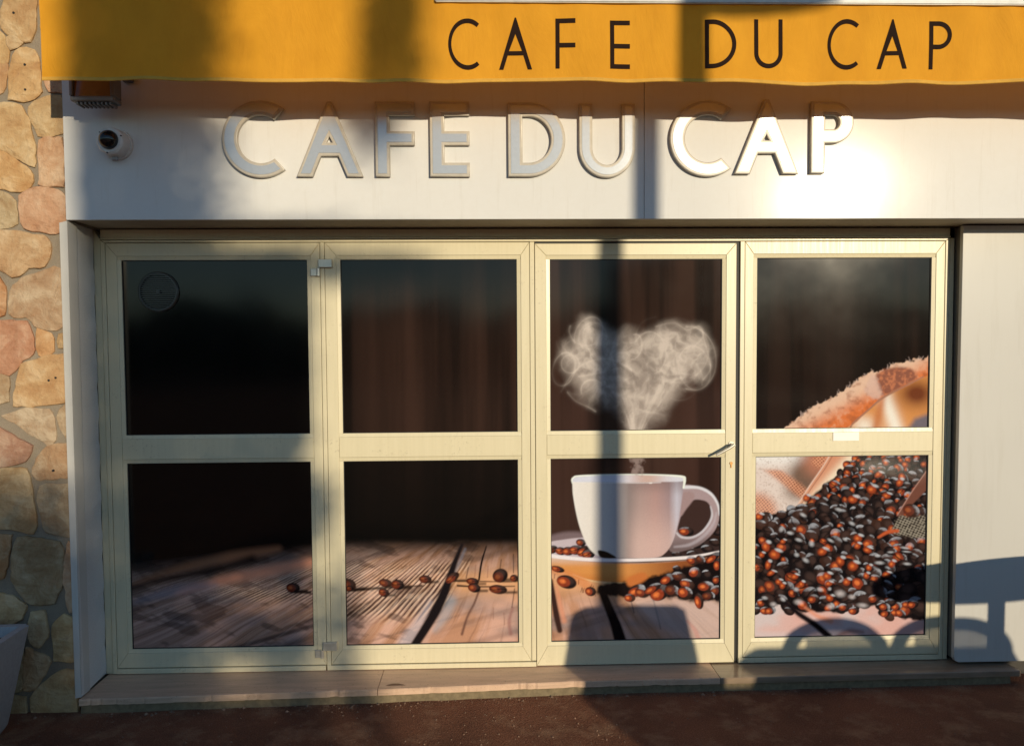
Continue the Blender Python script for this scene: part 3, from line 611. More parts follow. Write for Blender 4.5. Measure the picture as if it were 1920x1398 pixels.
    poly(smooth_pts([(1184, 850), (1208, 850), (1202, 872), (1204, 888), (1184, 888), (1190, 872)], 4), ink(180, 155, 142), 5, 9, 6, 130, .6)
paint()
IM = blur(IM, .42)
noise_ = (np.random.default_rng(3).random((H, W, 1)).astype(np.float32) - .5)
IM = np.clip(IM * (1 + .10 * noise_), .002, .88)
# camera projection of the door plane: metres -> image pixels that place the print
def image_px(x, z):
    q = M3 @ np.stack([x - CAM[0], np.full_like(x, -CAM[1]), z - CAM[2]]).reshape(3, -1)
    return (960 + F * q[0] / q[2]).reshape(x.shape), (CY + F * q[1] / q[2]).reshape(x.shape)
def pane_mesh(name, x0, x1, z0, z1, Y, step):
    nx = max(int((x1 - x0) / step), 2); nz = max(int((z1 - z0) / step), 2)
    xs, zs = np.meshgrid(np.linspace(x0, x1, nx + 1), np.linspace(z0, z1, nz + 1))
    co = np.stack([xs, np.full_like(xs, Y), zs], -1).reshape(-1, 3).astype(np.float32)
    u, v = image_px(xs, zs); u = np.clip(u - X0 - .5, 0, W - 1.01); v = np.clip(v - Y0 - .5, 0, H - 1.01)
    i, j = u.astype(int), v.astype(int); fu, fv = (u - i)[..., None], (v - j)[..., None]
    c = (IM[j, i] * (1 - fu) + IM[j, i + 1] * fu) * (1 - fv) + (IM[j + 1, i] * (1 - fu) + IM[j + 1, i + 1] * fu) * fv
    c = np.concatenate([c.reshape(-1, 3), np.ones((co.shape[0], 1))], 1).astype(np.float32)
    k = (np.arange(nz)[:, None] * (nx + 1) + np.arange(nx)[None]).ravel()
    q = np.stack([k, k + 1, k + nx + 2, k + nx + 1], 1).astype(np.int32)
    me = bpy.data.meshes.new(name); me.vertices.add(len(co)); me.vertices.foreach_set('co', co.ravel())
    me.loops.add(q.size); me.loops.foreach_set('vertex_index', q.ravel()); me.polygons.add(len(q))
    me.polygons.foreach_set('loop_start', np.arange(0, q.size, 4, dtype=np.int32))
    me.update(calc_edges=True)
    a = me.color_attributes.new('print_ink', 'FLOAT_COLOR', 'POINT'); a.data.foreach_set('color', c.ravel())
    return me
# ------------------------------------------------------------------ ground
def ground():
    bm = bmesh.new()
    vs = [bm.verts.new(p) for p in ((-400, -400, 0), (400, -400, 0), (400, 400, 0), (-400, 400, 0))]; bm.faces.new(vs)
    tag(obj('ground', bm, GROUND), 'reddish brown tinted asphalt in front of the shop', 'ground', kind='structure')
ground()

# ------------------------------------------------------------------ doorstep
def doorstep():
    t = thing('doorstep', 'low worn stone doorstep running under the cream glazed doors', 'doorstep', (0, -.1, 0))
    fy = lambda x: float(np.interp(x, [-2.1, -1.5, -.55, .375, 1.14, 2.7], [-.305, -.282, -.246, -.196, -.186, -.160]))
    def slab(x0, x1, mat, lab, chips, seed, z1=.07, th=.03, skew=0.):
        r = random.Random(seed); n = max(int((x1 - x0) / .012), 3); bm = bmesh.new(); rows = []
        for i in range(n + 1):
            x = x0 + (x1 - x0) * i / n
            c = 0
            if chips: c = max(0, vn(np.array([x * 17.]), np.array([seed * 3.1]))[0] - .62) * .04 + (max(0, vn(np.array([x * 60.]), np.array([seed * 7.7]))[0] - .65) * .02)
            f = fy(x) + c; sx = skew * ((x - x0) / (x1 - x0))
            rows.append([bm.verts.new(p) for p in ((x, .03, z1), (x + sx, f + .02, z1), (x + sx, f + .004, z1 - c * .35), (x + sx, f, z1 - .004 - c * .5), (x + sx, f, z1 - th), (x, .03, z1 - th))])
        for A, B in zip(rows, rows[1:]):
            for k in range(6): bm.faces.new((A[k], A[(k + 1) % 6], B[(k + 1) % 6], B[k]))
        bm.faces.new(rows[0]); bm.faces.new(rows[-1][::-1])
        o = obj('slab', bm, mat, t); o['label'] = lab; return o
    slab(-1.965, -.556, STEP_A, 'worn slab at the left end of the step', True, 3)
    slab(-.553, 1.150, STEP_A, 'chipped middle slab of the step', True, 5)
    slab(1.153, 2.675, STEP_B, 'smooth polished slab at the right end', False, 7, skew=.03)
    bm = bmesh.new()
    n = 120; rows = []
    for i in range(n + 1):
        x = -1.96 + 4.62 * i / n; f = fy(x) + .006 + .010 * float(vn(np.array([x * 9.]), np.array([1.3]))[0])
        rows.append([bm.verts.new(p) for p in ((x, .0, .0398), (x, f, .0398), (x, f - .004, .0), (x, .0, .0))])
    for A, B in zip(rows, rows[1:]):
        for k in range(4): bm.faces.new((A[k], A[(k + 1) % 4], B[(k + 1) % 4], B[k]))
    bm.faces.new(rows[0]); bm.faces.new(rows[-1][::-1]); obj('base', bm, simple('step_mortar', (.19, .145, .085), .9, 0, 40, .3, .5), t)
    # chipped hole
    bm = bmesh.new(); x, y = atz(742, 1283, .0712)
    pts = [(x - .05, y - .004), (x - .02, y + .014), (x + .01, y + .016), (x + .035, y + .004), (x + .05, y - .006), (x + .01, y - .008), (x - .03, y - .008)]
    bm.faces.new([bm.verts.new((a, b, .0712)) for a, b in pts]); obj('chip', bm, simple('chipped_stone', (.20, .12, .07), .9, 0, 80, .3, .5), t)
doorstep()

# ------------------------------------------------------------------ stone wall
STONES = [
 [(15,-14),(66,-14),(66,62),(58,78),(30,70),(12,60),(3,45),(8,22)], [(15,72),(23,70),(36,74),(43,82),(24,93),(19,84)], [(-30,60),(0,62),(6,70),(17,105),(16,118),(6,120),(-26,117)],
 [(-20,122),(14,123),(10,150),(6,172),(-22,182)], [(32,100),(50,94),(66,98),(73,112),(74,158),(80,172),(56,188),(18,186),(22,150),(25,120)],
 [(56,202),(68,192),(90,183),(118,183),(119,250),(75,253),(62,228)], [(-40,196),(0,198),(40,202),(52,225),(62,260),(66,300),(64,314),(44,300),(18,286),(-40,262)],
 [(76,265),(85,262),(119,262),(120,349),(74,344),(80,318)], [(-40,275),(0,287),(30,300),(62,326),(63,342),(46,355),(26,359),(-40,335)], [(-30,352),(0,360),(14,366),(27,380),(33,418),(20,425),(-30,430)],
 [(40,370),(68,357),(80,356),(108,360),(121,372),(122,414),(114,436),(75,432),(48,428),(42,415),(40,390)], [(-40,440),(15,436),(38,440),(70,444),(88,446),(93,465),(92,485),(82,500),(52,500),(38,515),(24,518),(14,508),(-40,490)],
 [(24,548),(30,535),(52,520),(78,515),(100,504),(118,508),(122,560),(122,606),(106,616),(82,611),(66,608),(54,590),(32,593),(21,587)], [(-36,508),(0,520),(8,540),(9,590),(-36,600)], [(-40,608),(48,603),(58,625),(64,655),(52,668),(40,673),(30,690),(18,700),(-40,680)],
 [(70,617),(84,623),(98,627),(100,655),(84,667),(76,663),(72,640)], [(112,630),(124,626),(124,652),(112,650)], [(44,686),(70,678),(100,668),(124,663),(126,752),(80,756),(30,760),(33,735),(38,708)], [(-40,696),(15,708),(16,752),(-40,762)],
 [(6,780),(50,770),(90,767),(98,775),(102,822),(88,835),(82,823),(65,815),(50,802),(32,793)], [(112,770),(128,758),(128,824),(116,805),(110,785)], [(-40,790),(16,812),(38,826),(62,833),(58,848),(45,862),(20,868),(-40,880)],
 [(66,875),(78,853),(90,838),(128,832),(130,890),(70,897),(64,885)], [(-40,892),(18,878),(50,880),(56,905),(58,930),(64,955),(70,982),(62,997),(40,992),(18,986),(-40,990)], [(78,915),(90,910),(130,908),(134,1004),(110,1000),(88,995),(82,975),(76,940)],
 [(36,1008),(70,1010),(112,1017),(119,1040),(114,1100),(104,1126),(60,1128),(40,1110),(26,1085),(28,1045)], [(-40,1005),(22,1003),(14,1050),(8,1082),(-40,1086)], [(-40,1104),(30,1120),(50,1135),(40,1160),(-40,1190)], [(60,1148),(85,1145),(88,1190),(75,1212),(58,1200)],
 [(103,1175),(120,1153),(140,1160),(142,1235),(103,1236)], [(50,1215),(80,1230),(95,1240),(70,1285),(48,1290)], [(60,1305),(90,1275),(115,1257),(150,1262),(160,1330),(120,1335),(62,1333)], [(-40,1206),(42,1180),(40,1290),(-40,1300)], [(-40,1312),(46,1304),(50,1334),(-40,1334)], [(128,1016),(138,1020),(142,1140),(128,1146),(122,1070)],
 [(78,-14),(118,-14),(118,52),(80,56)], [(84,64),(118,62),(118,112),(86,104)], [(88,122),(118,124),(118,172),(92,170)]]
SCOL = [(.56,.40,.22),(.60,.46,.28),(.58,.42,.22),(.54,.36,.20),(.60,.42,.22),(.56,.42,.24),(.58,.42,.23),(.58,.38,.24),(.60,.40,.20),(.46,.36,.22),(.60,.39,.26),(.56,.40,.24),(.50,.38,.26),(.48,.27,.14),(.52,.30,.20),(.60,.38,.20),(.5,.36,.2),(.58,.40,.22),(.46,.36,.24),(.48,.38,.27),(.48,.38,.26),(.42,.26,.19),(.46,.32,.20),(.50,.36,.20),(.42,.33,.22),(.36,.27,.16),(.44,.28,.15)]
def stone_wall():
    t = thing('stone_wall', 'rubble stone wall of warm irregular stones beside the shopfront', 'stone wall', (-3, -.27, 0))
    YM = -.262; bm = bmesh.new(); box(bm, -7.0, -1.994, YM, .3, -.05, 2.3345); box(bm, -7.0, -1.9600, YM, .3, 2.3350, 4.3)
    obj('mortar', bm, MORTAR, t)
    bm = bmesh.new(); lay = bm.verts.layers.float_color.new('stone_colour'); r = random.Random(5)
    def add(P, col, th):
        n = len(P); out = []
        for i in range(n):
            a = Vector(P[i]); b = Vector(P[(i + 1) % n]); L = (b - a).length; k = max(int(L / .02), 1); nrm = Vector((-(b - a).y, (b - a).x)).normalized()
            for j in range(k): out.append(a.lerp(b, j / k) + nrm * (r.uniform(-.007, .007)))
        for _ in range(1): out = [(out[i - 1] + out[i] * 5 + out[(i + 1) % len(out)]) / 7 for i in range(len(out))]
        c = sum(out, Vector((0, 0))) / len(out); out = [Vector((min(p.x, -1.985 if c.y < 2.33 else -1.9605), p.y)) for p in out]; out = [p + (p - c).normalized() * .0125 for p in out]; rings = []
        for (ins, y) in ((0, YM + .01), (0, YM - th * .75), (.003, YM - th), (.03, YM - th - .002)):
            rg = []
            for p in out:
                d = (c - p); p = Vector((min(p.x, -1.985 if c.y < 2.33 else -1.9605), p.y)); q = p + d.normalized() * min(ins + (r.uniform(0, .003) if ins else 0), d.length * .6)
                v = bm.verts.new((q.x, y + (r.uniform(-.0015, .0015) if ins else 0), q.y)); v[lay] = (*col, 1); rg.append(v)
            rings.append(rg)
        for A, B in zip(rings, rings[1:]):
            for i in range(len(A)): bm.faces.new((A[i], A[(i + 1) % len(A)], B[(i + 1) % len(A)], B[i]))
        bm.faces.new(rings[-1])
    for i, S in enumerate(STONES):
        P = [at(u, v, YM) for (u, v) in S]; col = SCOL[i % len(SCOL)]; add(P, col, r.uniform(.008, .016))
    # the wall goes on to the left, out of the picture, with the same courses mirrored and shifted
    for k in range(1, 9):
        for i, S in enumerate(STONES):
            P = []
            for (u, v) in S:
                uu = (78 - u) if k % 2 else (u + 8)
                x, z = at(max(min(uu, 160), -60), v, YM); P.append((x - .44 * k, z + .07 * math.sin(k * 2.1)))
            if k % 2 and max(p[0] for p in P) > -2.44 - .44 * (k - 1) + .02: continue
            if min(p[0] for p in P) < -6.9 or min(p[1] for p in P) < .0 and max(p[1] for p in P) < .1: continue
            if i % 5 == 4 and k % 2 == 0: continue
            add(P, SCOL[(i * 7 + k) % len(SCOL)], r.uniform(.008, .016))
    obj('stonework', bm, STONE, t)
    # drilled fixing holes
    for (u, v) in ((25, 24), (46, 121), (47, 168), (91, 713), (104, 708), (99, 882)):
        bm = bmesh.new(); x, z = at(u, v, YM - .018); cyl(bm, (x, YM - .0185, z), (x, YM - .002, z), .0052, n=10); obj('drill_hole', bm, BLACK, t)
stone_wall()

# ------------------------------------------------------------------ fascia and soffit
def fascia():
    t = thing('fascia', 'glossy white fascia boarding above the doors carrying the raised letters', 'fascia', (0, -.29, 2.337))
    XS, ZB, ZT = .744, 2.337, 4.3
    bm = bmesh.new(); box(bm, -1.958, XS - .0012, -.29, -.262, ZB, ZT, .0015); o = obj('panel', bm, FASCIA, t); o['label'] = 'left fascia panel'
    bm = bmesh.new(); box(bm, XS + .0012, 6.0, -.29, -.262, ZB, ZT, .0015); o = obj('panel', bm, FASCIA, t); o['label'] = 'right fascia panel'
    bm = bmesh.new(); box(bm, -1.95, 6.0, -.258, .25, ZB + .006, ZT - .01); obj('soffit', bm, simple('soffit_board', (.42, .37, .29), .6, 0, 8, .12), t)
fascia()
# left pilaster
def pilaster():
    t = thing('pilaster', 'slim white pilaster edge with grey plaster reveal left of the doors', 'pilaster', (-1.97, -.15, 0))
    bm = bmesh.new(); prism(bm, [(-1.9930, 2.325), (-1.9560, 2.3345), (-1.9600, .076), (-1.9890, .070)], -.286, -.20, .002); obj('edge_trim', bm, PANEL, t)
    bm = bmesh.new(); n = 60; A = []
    for i in range(n + 1):
        z = .078 + (2.336 - .078) * i / n; w = .0035 * math.sin(i * 1.1) + .0025 * math.sin(i * 2.7)
        A.append([bm.verts.new(p) for p in ((-1.9575, -.2855, z), (-1.972, -.10, z), (-1.9755 + w * .6, -.001, z), (-2.02, .003, z), (-2.02, -.2, z))])
    for P, Q in zip(A, A[1:]):
        for k in range(4): bm.faces.new((P[k], P[k + 1], Q[k + 1], Q[k]))
    obj('plaster_reveal', bm, PLASTER, t)
pilaster()
def cladding():
    t = thing('cladding_panel', 'plain off-white cladding panel right of the doors', 'cladding panel', (2.41, -.08, .08))
    bm = bmesh.new(); prism(bm, [(2.405, .112), (2.412, .094), (2.43, .086), (6.0, .086), (6.0, 2.336), (2.412, 2.336)], -.08, -.055, .0015); obj('panel', bm, PANEL, t)
    bm = bmesh.new(); box(bm, 2.424, 2.436, -.054, .02, .09, 2.336); obj('return_edge', bm, simple('shaded_return', (.20, .18, .15), .6), t)  # shade on the panel's side face put in as a dark base colour
    bm = bmesh.new(); box(bm, 2.45, 6.0, -.03, .2, .0, .086); obj('plinth', bm, simple('dark_plinth', (.05, .045, .04), .8), t)
cladding()
def core():
    bm = bmesh.new(); box(bm, -1.99, 6.0, .10, .45, 0.0, 2.34); tag(obj('building_wall', bm, BLACK), 'dark interior wall closing the room behind the glazed doors', 'wall')
core()

# ------------------------------------------------------------------ door frame and leaves
ZS, ZT = .072, 2.284
def door_frame():
    t = thing('door_frame', 'fixed cream aluminium frame round all four door leaves', 'door frame', (.2, 0, ZS))
    bm = bmesh.new(); prism(bm, [(-1.978, ZS), (-1.9425, ZS), (-1.9425, ZT - .0), (-1.978, 2.336)], .004, .06, .002)
    obj('jamb', bm, CREAM, t)['label'] = 'left outer jamb'
    bm = bmesh.new(); prism(bm, [(-1.9405, ZS), (-1.9195, ZS), (-1.9195, ZT - .014), (-1.9405, ZT - .001)], -.002, .06, .002); obj('stop_strip', bm, CREAM, t)
    bm = bmesh.new(); prism(bm, [(2.3925, ZS), (2.4150, ZS), (2.4150, ZT), (2.3925, ZT)], .0, .06, .002); obj('jamb', bm, CREAM, t)['label'] = 'right outer jamb'
    bm = bmesh.new(); prism(bm, [(2.3690, ZS), (2.3905, ZS), (2.3905, ZT - .001), (2.3690, ZT - .014)], -.002, .06, .002); obj('stop_strip', bm, CREAM, t)
    bm = bmesh.new(); box(bm, -1.941, 2.3915, -.001, .06, ZT + .012, 2.336, .002); box(bm, -1.941, 2.3915, -.006, .06, ZT + .0025, ZT + .0105, .001); obj('head', bm, CREAM, t)
    bm = bmesh.new(); prism(bm, [(-1.940, ZT), (2.3910, ZT), (2.3690, ZT - .0125), (-1.9190, ZT - .0125)], -.002, .06, .002); obj('head_strip', bm, CREAM, t)
    for (a, b) in ((-.8475, -.8265), (.2140, .2370), (1.2985, 1.3205)):
        bm = bmesh.new(); box(bm, a, b, -.001, .05, ZS + (.032 if a > 0 and a < 1 else .0), ZT - .0142, .0015); obj('mullion_strip', bm, CREAM, t)
    bm = bmesh.new(); box(bm, 1.2782, 1.2983, .010, .055, ZS + .005, ZT - .0145); box(bm, .2395, 1.2782, .006, .055, ZT - .0228, ZT - .0145); obj('infill', bm, BLACK, t)['label'] = 'black seal showing beside the open edge'  # black boxes paint in the darkness of the open gap
    for (a, b, z) in ((-1.9190, -.8535, 0), (-.8465, .2370, .0), (1.2990, 2.3680, 0)):
        bm = bmesh.new(); box(bm, a, b, -.006, .05, ZS + .001, ZS + .026, .002); obj('threshold_strip', bm, CREAM, t)
door_frame()
def leaf(x0, x1, px0, px1, z0, z1, label, steps, P=(2.184, 1.3005, 1.1575, .1975)):
    t = thing('glazed_door', label, 'door', ((x0 + x1) / 2, 0, z0), 'bifold door leaves of the shopfront')
    zt, zm1, zm0, zb = P; BW = .0195; YF, YB = 0.0, .045
    bm = bmesh.new()
    frame_ring(bm, x0, x1, z0, z1, px0 - BW - x0, x1 - px1 - BW, zb - BW - z0, z1 - zt - BW, YF, YB, .0018, .0005)
    prism(bm, [(px0 - BW + .0008, zm0 + BW), (px1 + BW - .0008, zm0 + BW), (px1 + BW - .0008, zm1 - BW), (px0 - BW + .0008, zm1 - BW)], YF + .0012, YB, .0018)
    obj('leaf_frame', bm, CREAM, t)
    for (a, b, st, nm) in ((zm1, zt, steps[0], 'upper'), (zb, zm0, steps[1], 'lower')):
        bm = bmesh.new(); w = BW
        X_0, X_1, Z_0, Z_1 = px0 - w + .0006, px1 + w - .0006, a - w + .0006, b + w - .0006
        # sloped glazing bead: outer edge 3 mm back, inner edge 7 mm back, butt jointed
        def bead(q0, q1, q2, q3):      # outer a, outer b, inner b, inner a
            yo, yi = YF + .0030, YF + .0062
            o = [bm.verts.new((q0[0], yo, q0[1])), bm.verts.new((q1[0], yo, q1[1])), bm.verts.new((q2[0], yi, q2[1])), bm.verts.new((q3[0], yi, q3[1]))]
            k = [bm.verts.new((q[0], .024, q[1])) for q in (q0, q1, q2, q3)]
            bm.faces.new(o); bm.faces.new(k[::-1])
            for i in range(4): bm.faces.new((o[i], k[i], k[(i + 1) % 4], o[(i + 1) % 4]))
        g = .0005
        bead((X_0, Z_1), (X_1, Z_1), (X_1, b), (X_0, b)); bead((X_1, Z_0), (X_0, Z_0), (X_0, a), (X_1, a))
        bead((X_0, a + g), (X_0, b - g), (px0, b - g), (px0, a + g)); bead((X_1, b - g), (X_1, a + g), (px1, a + g), (px1, b - g))
        o = obj('glazing_bead', bm, CREAM, t)
        bm = bmesh.new(); frame_ring(bm, px0 - .001, px1 + .001, a - .001, b + .001, .0045, .0045, .0045, .0045, .0115, .020, 0, 0); obj('gasket', bm, BLACK, t)
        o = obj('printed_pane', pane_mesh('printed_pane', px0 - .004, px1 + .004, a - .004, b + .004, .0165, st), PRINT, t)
        o['label'] = {'upper': 'upper pane with its printed picture', 'lower': 'lower pane with its printed picture'}[nm]
    return t
L1 = leaf(-1.9175, -.8500, -1.8435, -.9150, ZS + .030, ZT - .0155, 'leftmost door leaf, dark panes with round vent above and wood grain below', (.012, .0034))
L2 = leaf(-.8245, .2120, -.7480, .1480, ZS + .030, ZT - .0155, 'second door leaf from the left, dark above, beans on cracked boards below', (.008, .0029), (2.184, 1.3005, 1.1575, .1975))
L3 = leaf(.2400, 1.2780, .3165, 1.2060, ZS + .004, ZT - .0230, 'door leaf with steam heart and coffee cup picture and a lever handle', (.0029, .0029), (2.182, 1.3020, 1.1590, .1985))
L4 = leaf(1.3225, 2.3670, 1.3870, 2.3010, ZS + .030, ZT - .0155, 'rightmost door leaf picturing a burlap sack and spilled coffee beans', (.0034, .0029), (2.186, 1.3020, 1.1590, .2010))
def door_bits():
    # hinges between leaf 1 and 2: upper knuckle block on leaf 2, lower one on leaf 1
    for (u0, u1, v0, v1, w0, w1, s0, s1) in ((597, 622.5, 486, 501.5, 582, 601, 503, 517.5), (606, 632, 1203, 1219, 591, 608, 1218, 1233)):
        xa, za = at(u0, v1, -.012); xb, zb = at(u1, v0, -.012)
        bm = bmesh.new(); box(bm, xa, xb, -.020, .001, za, zb, .002)
        xc, zc = at(w0, s1, -.012); xd, zd = at(w1, s0, -.012)
        box(bm, xc, xc + (xd - xc) * .62, -.012, .001, zc, zd, .002); cyl(bm, (xc + (xd - xc) * .78, -.012, zc), (xc + (xd - xc) * .78, -.012, zd), .0095, n=20)
        obj('hinge', bm, STEEL, L2)
    # lever handle, leaf 3
    h = bmesh.new(); x, z = at(1371.5, 833, -.004); cyl(h, (x, .001, z), (x, -.045, z), .0085)
    x1_, z1_ = at(1379, 834, -.050); x2_, z2_ = at(1343, 853, -.052)
    tube(h, [(x1_ - .006, -.050, z1_ + .002), (x1_ - .03, -.051, z1_ - .014), (x2_ + .02, -.052, z2_ + .010), (x2_, -.052, z2_)], [.0075, .0078, .0072, .0065], 14)
    cyl(h, (x, .0008, z), (x, -.006, z), .016); obj('handle', h, STEEL, L3, True)
    k = bmesh.new(); x, z = at(1371, 868, -.003); cyl(k, (x, .001, z), (x, -.004, z), .0078, n=16); box(k, x - .0040, x + .0040, -.0035, .001, z - .024, z - .006, .001); obj('lock_cylinder', k, BRASS, L3)
    # label on leaf 4
    xa, za = at(1562, 826, -.001); xb, zb = at(1610.5, 810, -.001); b = bmesh.new(); box(b, xa, xb, -.0022, .0008, za, zb); obj('sticker', b, STICKER, L4)['label'] = 'small blank white sticker on the middle rail'
    # round vent in leaf 1
    x, z = at(297, 547, .008); R_ = .0955; b = bmesh.new()
    n = 64; prof = [(R_ + .006, .016), (R_ + .006, .006), (R_, .000), (R_ - .006, .000), (R_ - .007, .006)]
    rg = [[b.verts.new((x + a * math.cos(6.28318 * i / n), y, z + a * math.sin(6.28318 * i / n))) for i in range(n)] for a, y in prof]
    for A, B in zip(rg, rg[1:]):
        for i in range(n): b.faces.new((A[i], A[(i + 1) % n], B[(i + 1) % n], B[i]))
    for k in range(17):
        zz = z - R_ + .012 + k * (2 * R_ - .024) / 16; hw = math.sqrt(max((R_ - .006) ** 2 - (zz - z) ** 2, 1e-5)); box(b, x - hw, x + hw, .003, .009, zz - .0024, zz + .0024)
    cyl(b, (x, .012, z), (x, .001, z), .010, n=20); obj('vent', b, VENT, L1)['label'] = 'round slatted window vent'
    # little blue paint mark on the jamb
door_bits()

# ------------------------------------------------------------------ letters
def arc(cx, cy, rx, ry, a0, a1, n=28): return [(cx + rx * math.cos(math.radians(a0 + (a1 - a0) * i / n)), cy + ry * math.sin(math.radians(a0 + (a1 - a0) * i / n))) for i in range(n + 1)]
def glyph(ch, w, h, s, sv=None):
    """closed loops of a geometric sans capital in a w x h box, stroke s; first loop is the outline"""
    t = sv or s
    if ch == 'C':
        r = h / 2; a = 52; cx = r * 1.0; rx = r; k = w / (cx + rx * math.cos(math.radians(a)) + .0)
        o = arc(cx, r, rx, r, a, 360 - a, 44); i = arc(cx, r, rx - s, r - t, 360 - a * 1.04, a * 1.04, 44)
        P = o + i; xm = max(p[0] for p in P); return [[(p[0] * w / xm, p[1]) for p in P]]
    if ch == 'A':
        m = w / 2; ap = s * .16; c0, c1 = h * .275, h * .275 + t * .92; sl_ = (m - ap) / h
        ix = lambda z: s * 1.06 + z * sl_               # inner edge of the left leg at height z
        top = c1 + ((m - s * 1.06) / sl_ - c1) * .80
        return [[(0, 0), (s * 1.06, 0), (ix(c0), c0), (w - ix(c0), c0), (w - s * 1.06, 0), (w, 0), (m + ap, h), (m - ap, h)], [(ix(c1), c1), (m, min(top, h * .86)), (w - ix(c1), c1)]]
    if ch == 'F': return [[(0, 0), (s, 0), (s, h * .42), (w, h * .42), (w, h * .42 + t), (s, h * .42 + t), (s, h - t), (w, h - t), (w, h), (0, h)]]
    if ch == 'E': return [[(0, 0), (w, 0), (w, t), (s, t), (s, h * .42), (w, h * .42), (w, h * .42 + t), (s, h * .42 + t), (s, h - t), (w, h - t), (w, h), (0, h)]]
    if ch == 'D':
        r = h / 2; st = max(w - r, 0) ; rx = w - st
        return [[(0, 0)] + arc(st, r, rx, r, -90, 90, 40) + [(0, h)], [(s, t), (s, h - t)] + arc(st, r, rx - s, r - t, 90, -90, 40)]
    if ch == 'U':
        r = w / 2; ry = min(r * 1.05, h * .5)
        return [[(0, h)] + arc(r, ry, r, ry, 180, 360, 36) + [(w, h), (w - s, h)] + arc(r, ry, r - s, ry - t, 360, 180, 36) + [(s, h)]]
    if ch == 'P':
        b0 = h * .42; r = (h - b0) / 2; st = w - r if w > r else 0
        return [[(0, 0), (s, 0), (s, b0)] + arc(st, b0 + r, w - st, r, -90, 90, 28) + [(0, h)], [(s, b0 + t), (s, h - t)] + arc(st, b0 + r, w - st - s, r - t, 90, -90, 28)]
def glyph_mesh(loops, extrude, bevel=0, offset=0, res=1):
    cu = bpy.data.curves.new('glyph', 'CURVE'); cu.dimensions = '2D'; cu.fill_mode = 'BOTH'
    cu.extrude = extrude; cu.bevel_depth = bevel; cu.bevel_resolution = res; cu.offset = offset
    for L in loops:
        sp = cu.splines.new('POLY'); sp.points.add(len(L) - 1); sp.use_cyclic_u = True
        for p, q in zip(sp.points, L): p.co = (q[0], q[1], 0, 1)
    o = bpy.data.objects.new('glyph', cu); C.objects.link(o); dg = bpy.context.evaluated_depsgraph_get(); dg.update()
    me = bpy.data.meshes.new_from_object(o.evaluated_get(dg)); bpy.data.objects.remove(o); return me
def stand(me, x, y, z):               # XY glyph -> XZ plane facing the street
    me.transform(Matrix.Translation((x, y, z)) @ Matrix.Rotation(math.pi / 2, 4, 'X')); return me
SIGN = [('C', 417, 534.5, 188, 333, 28, 'raised letter C opening the word CAFE'), ('A', 556, 681, 190, 331, 28, 'raised letter A between C and F of CAFE'), ('F', 704, 778, 190, 331, 27, 'raised letter F of CAFE'),
        ('E', 806.5, 881, 190, 331, 27, 'raised letter E ending CAFE'), ('D', 953, 1060.5, 192, 331, 27, 'raised letter D of the word DU'), ('U', 1086, 1191, 194, 333, 25, 'raised letter U of the word DU'),
        ('C', 1256, 1371, 188, 331, 28, 'raised letter C opening the word CAP'), ('A', 1377, 1497, 186, 326, 28, 'raised letter A of CAP beside the sun glare'), ('P', 1520, 1600, 190, 325, 27, 'raised letter P ending CAP beside the sun glare')]
def sign():
    YW = -.29; D_ = .024
    for ch, u0, u1, v0, v1, st, lab in SIGN:
        x0, z0 = at(u0, v1, YW - D_); x1, _ = at(u1, v1, YW - D_); _, z1 = at((u0 + u1) / 2, v0, YW - D_); s = st * (D_ * 0 + 3.776) / F
        t = thing('sign_letter', lab, 'sign letter', (x0, YW, z0), 'raised letters CAFE DU CAP on the fascia')
        L = glyph(ch, x1 - x0, z1 - z0, s, s * .95); bv = .0048
        body = stand(glyph_mesh(L, D_ / 2 - bv, bv, -bv, 2), x0, YW - D_ / 2 - .0003, z0)
        obj('letter_body', body, LETTER_SIDE, t)
        face = stand(glyph_mesh(L, .0009, 0, -.0135), x0, YW - D_ - .0014, z0); obj('letter_face', face, LETTER_FACE, t)
sign()

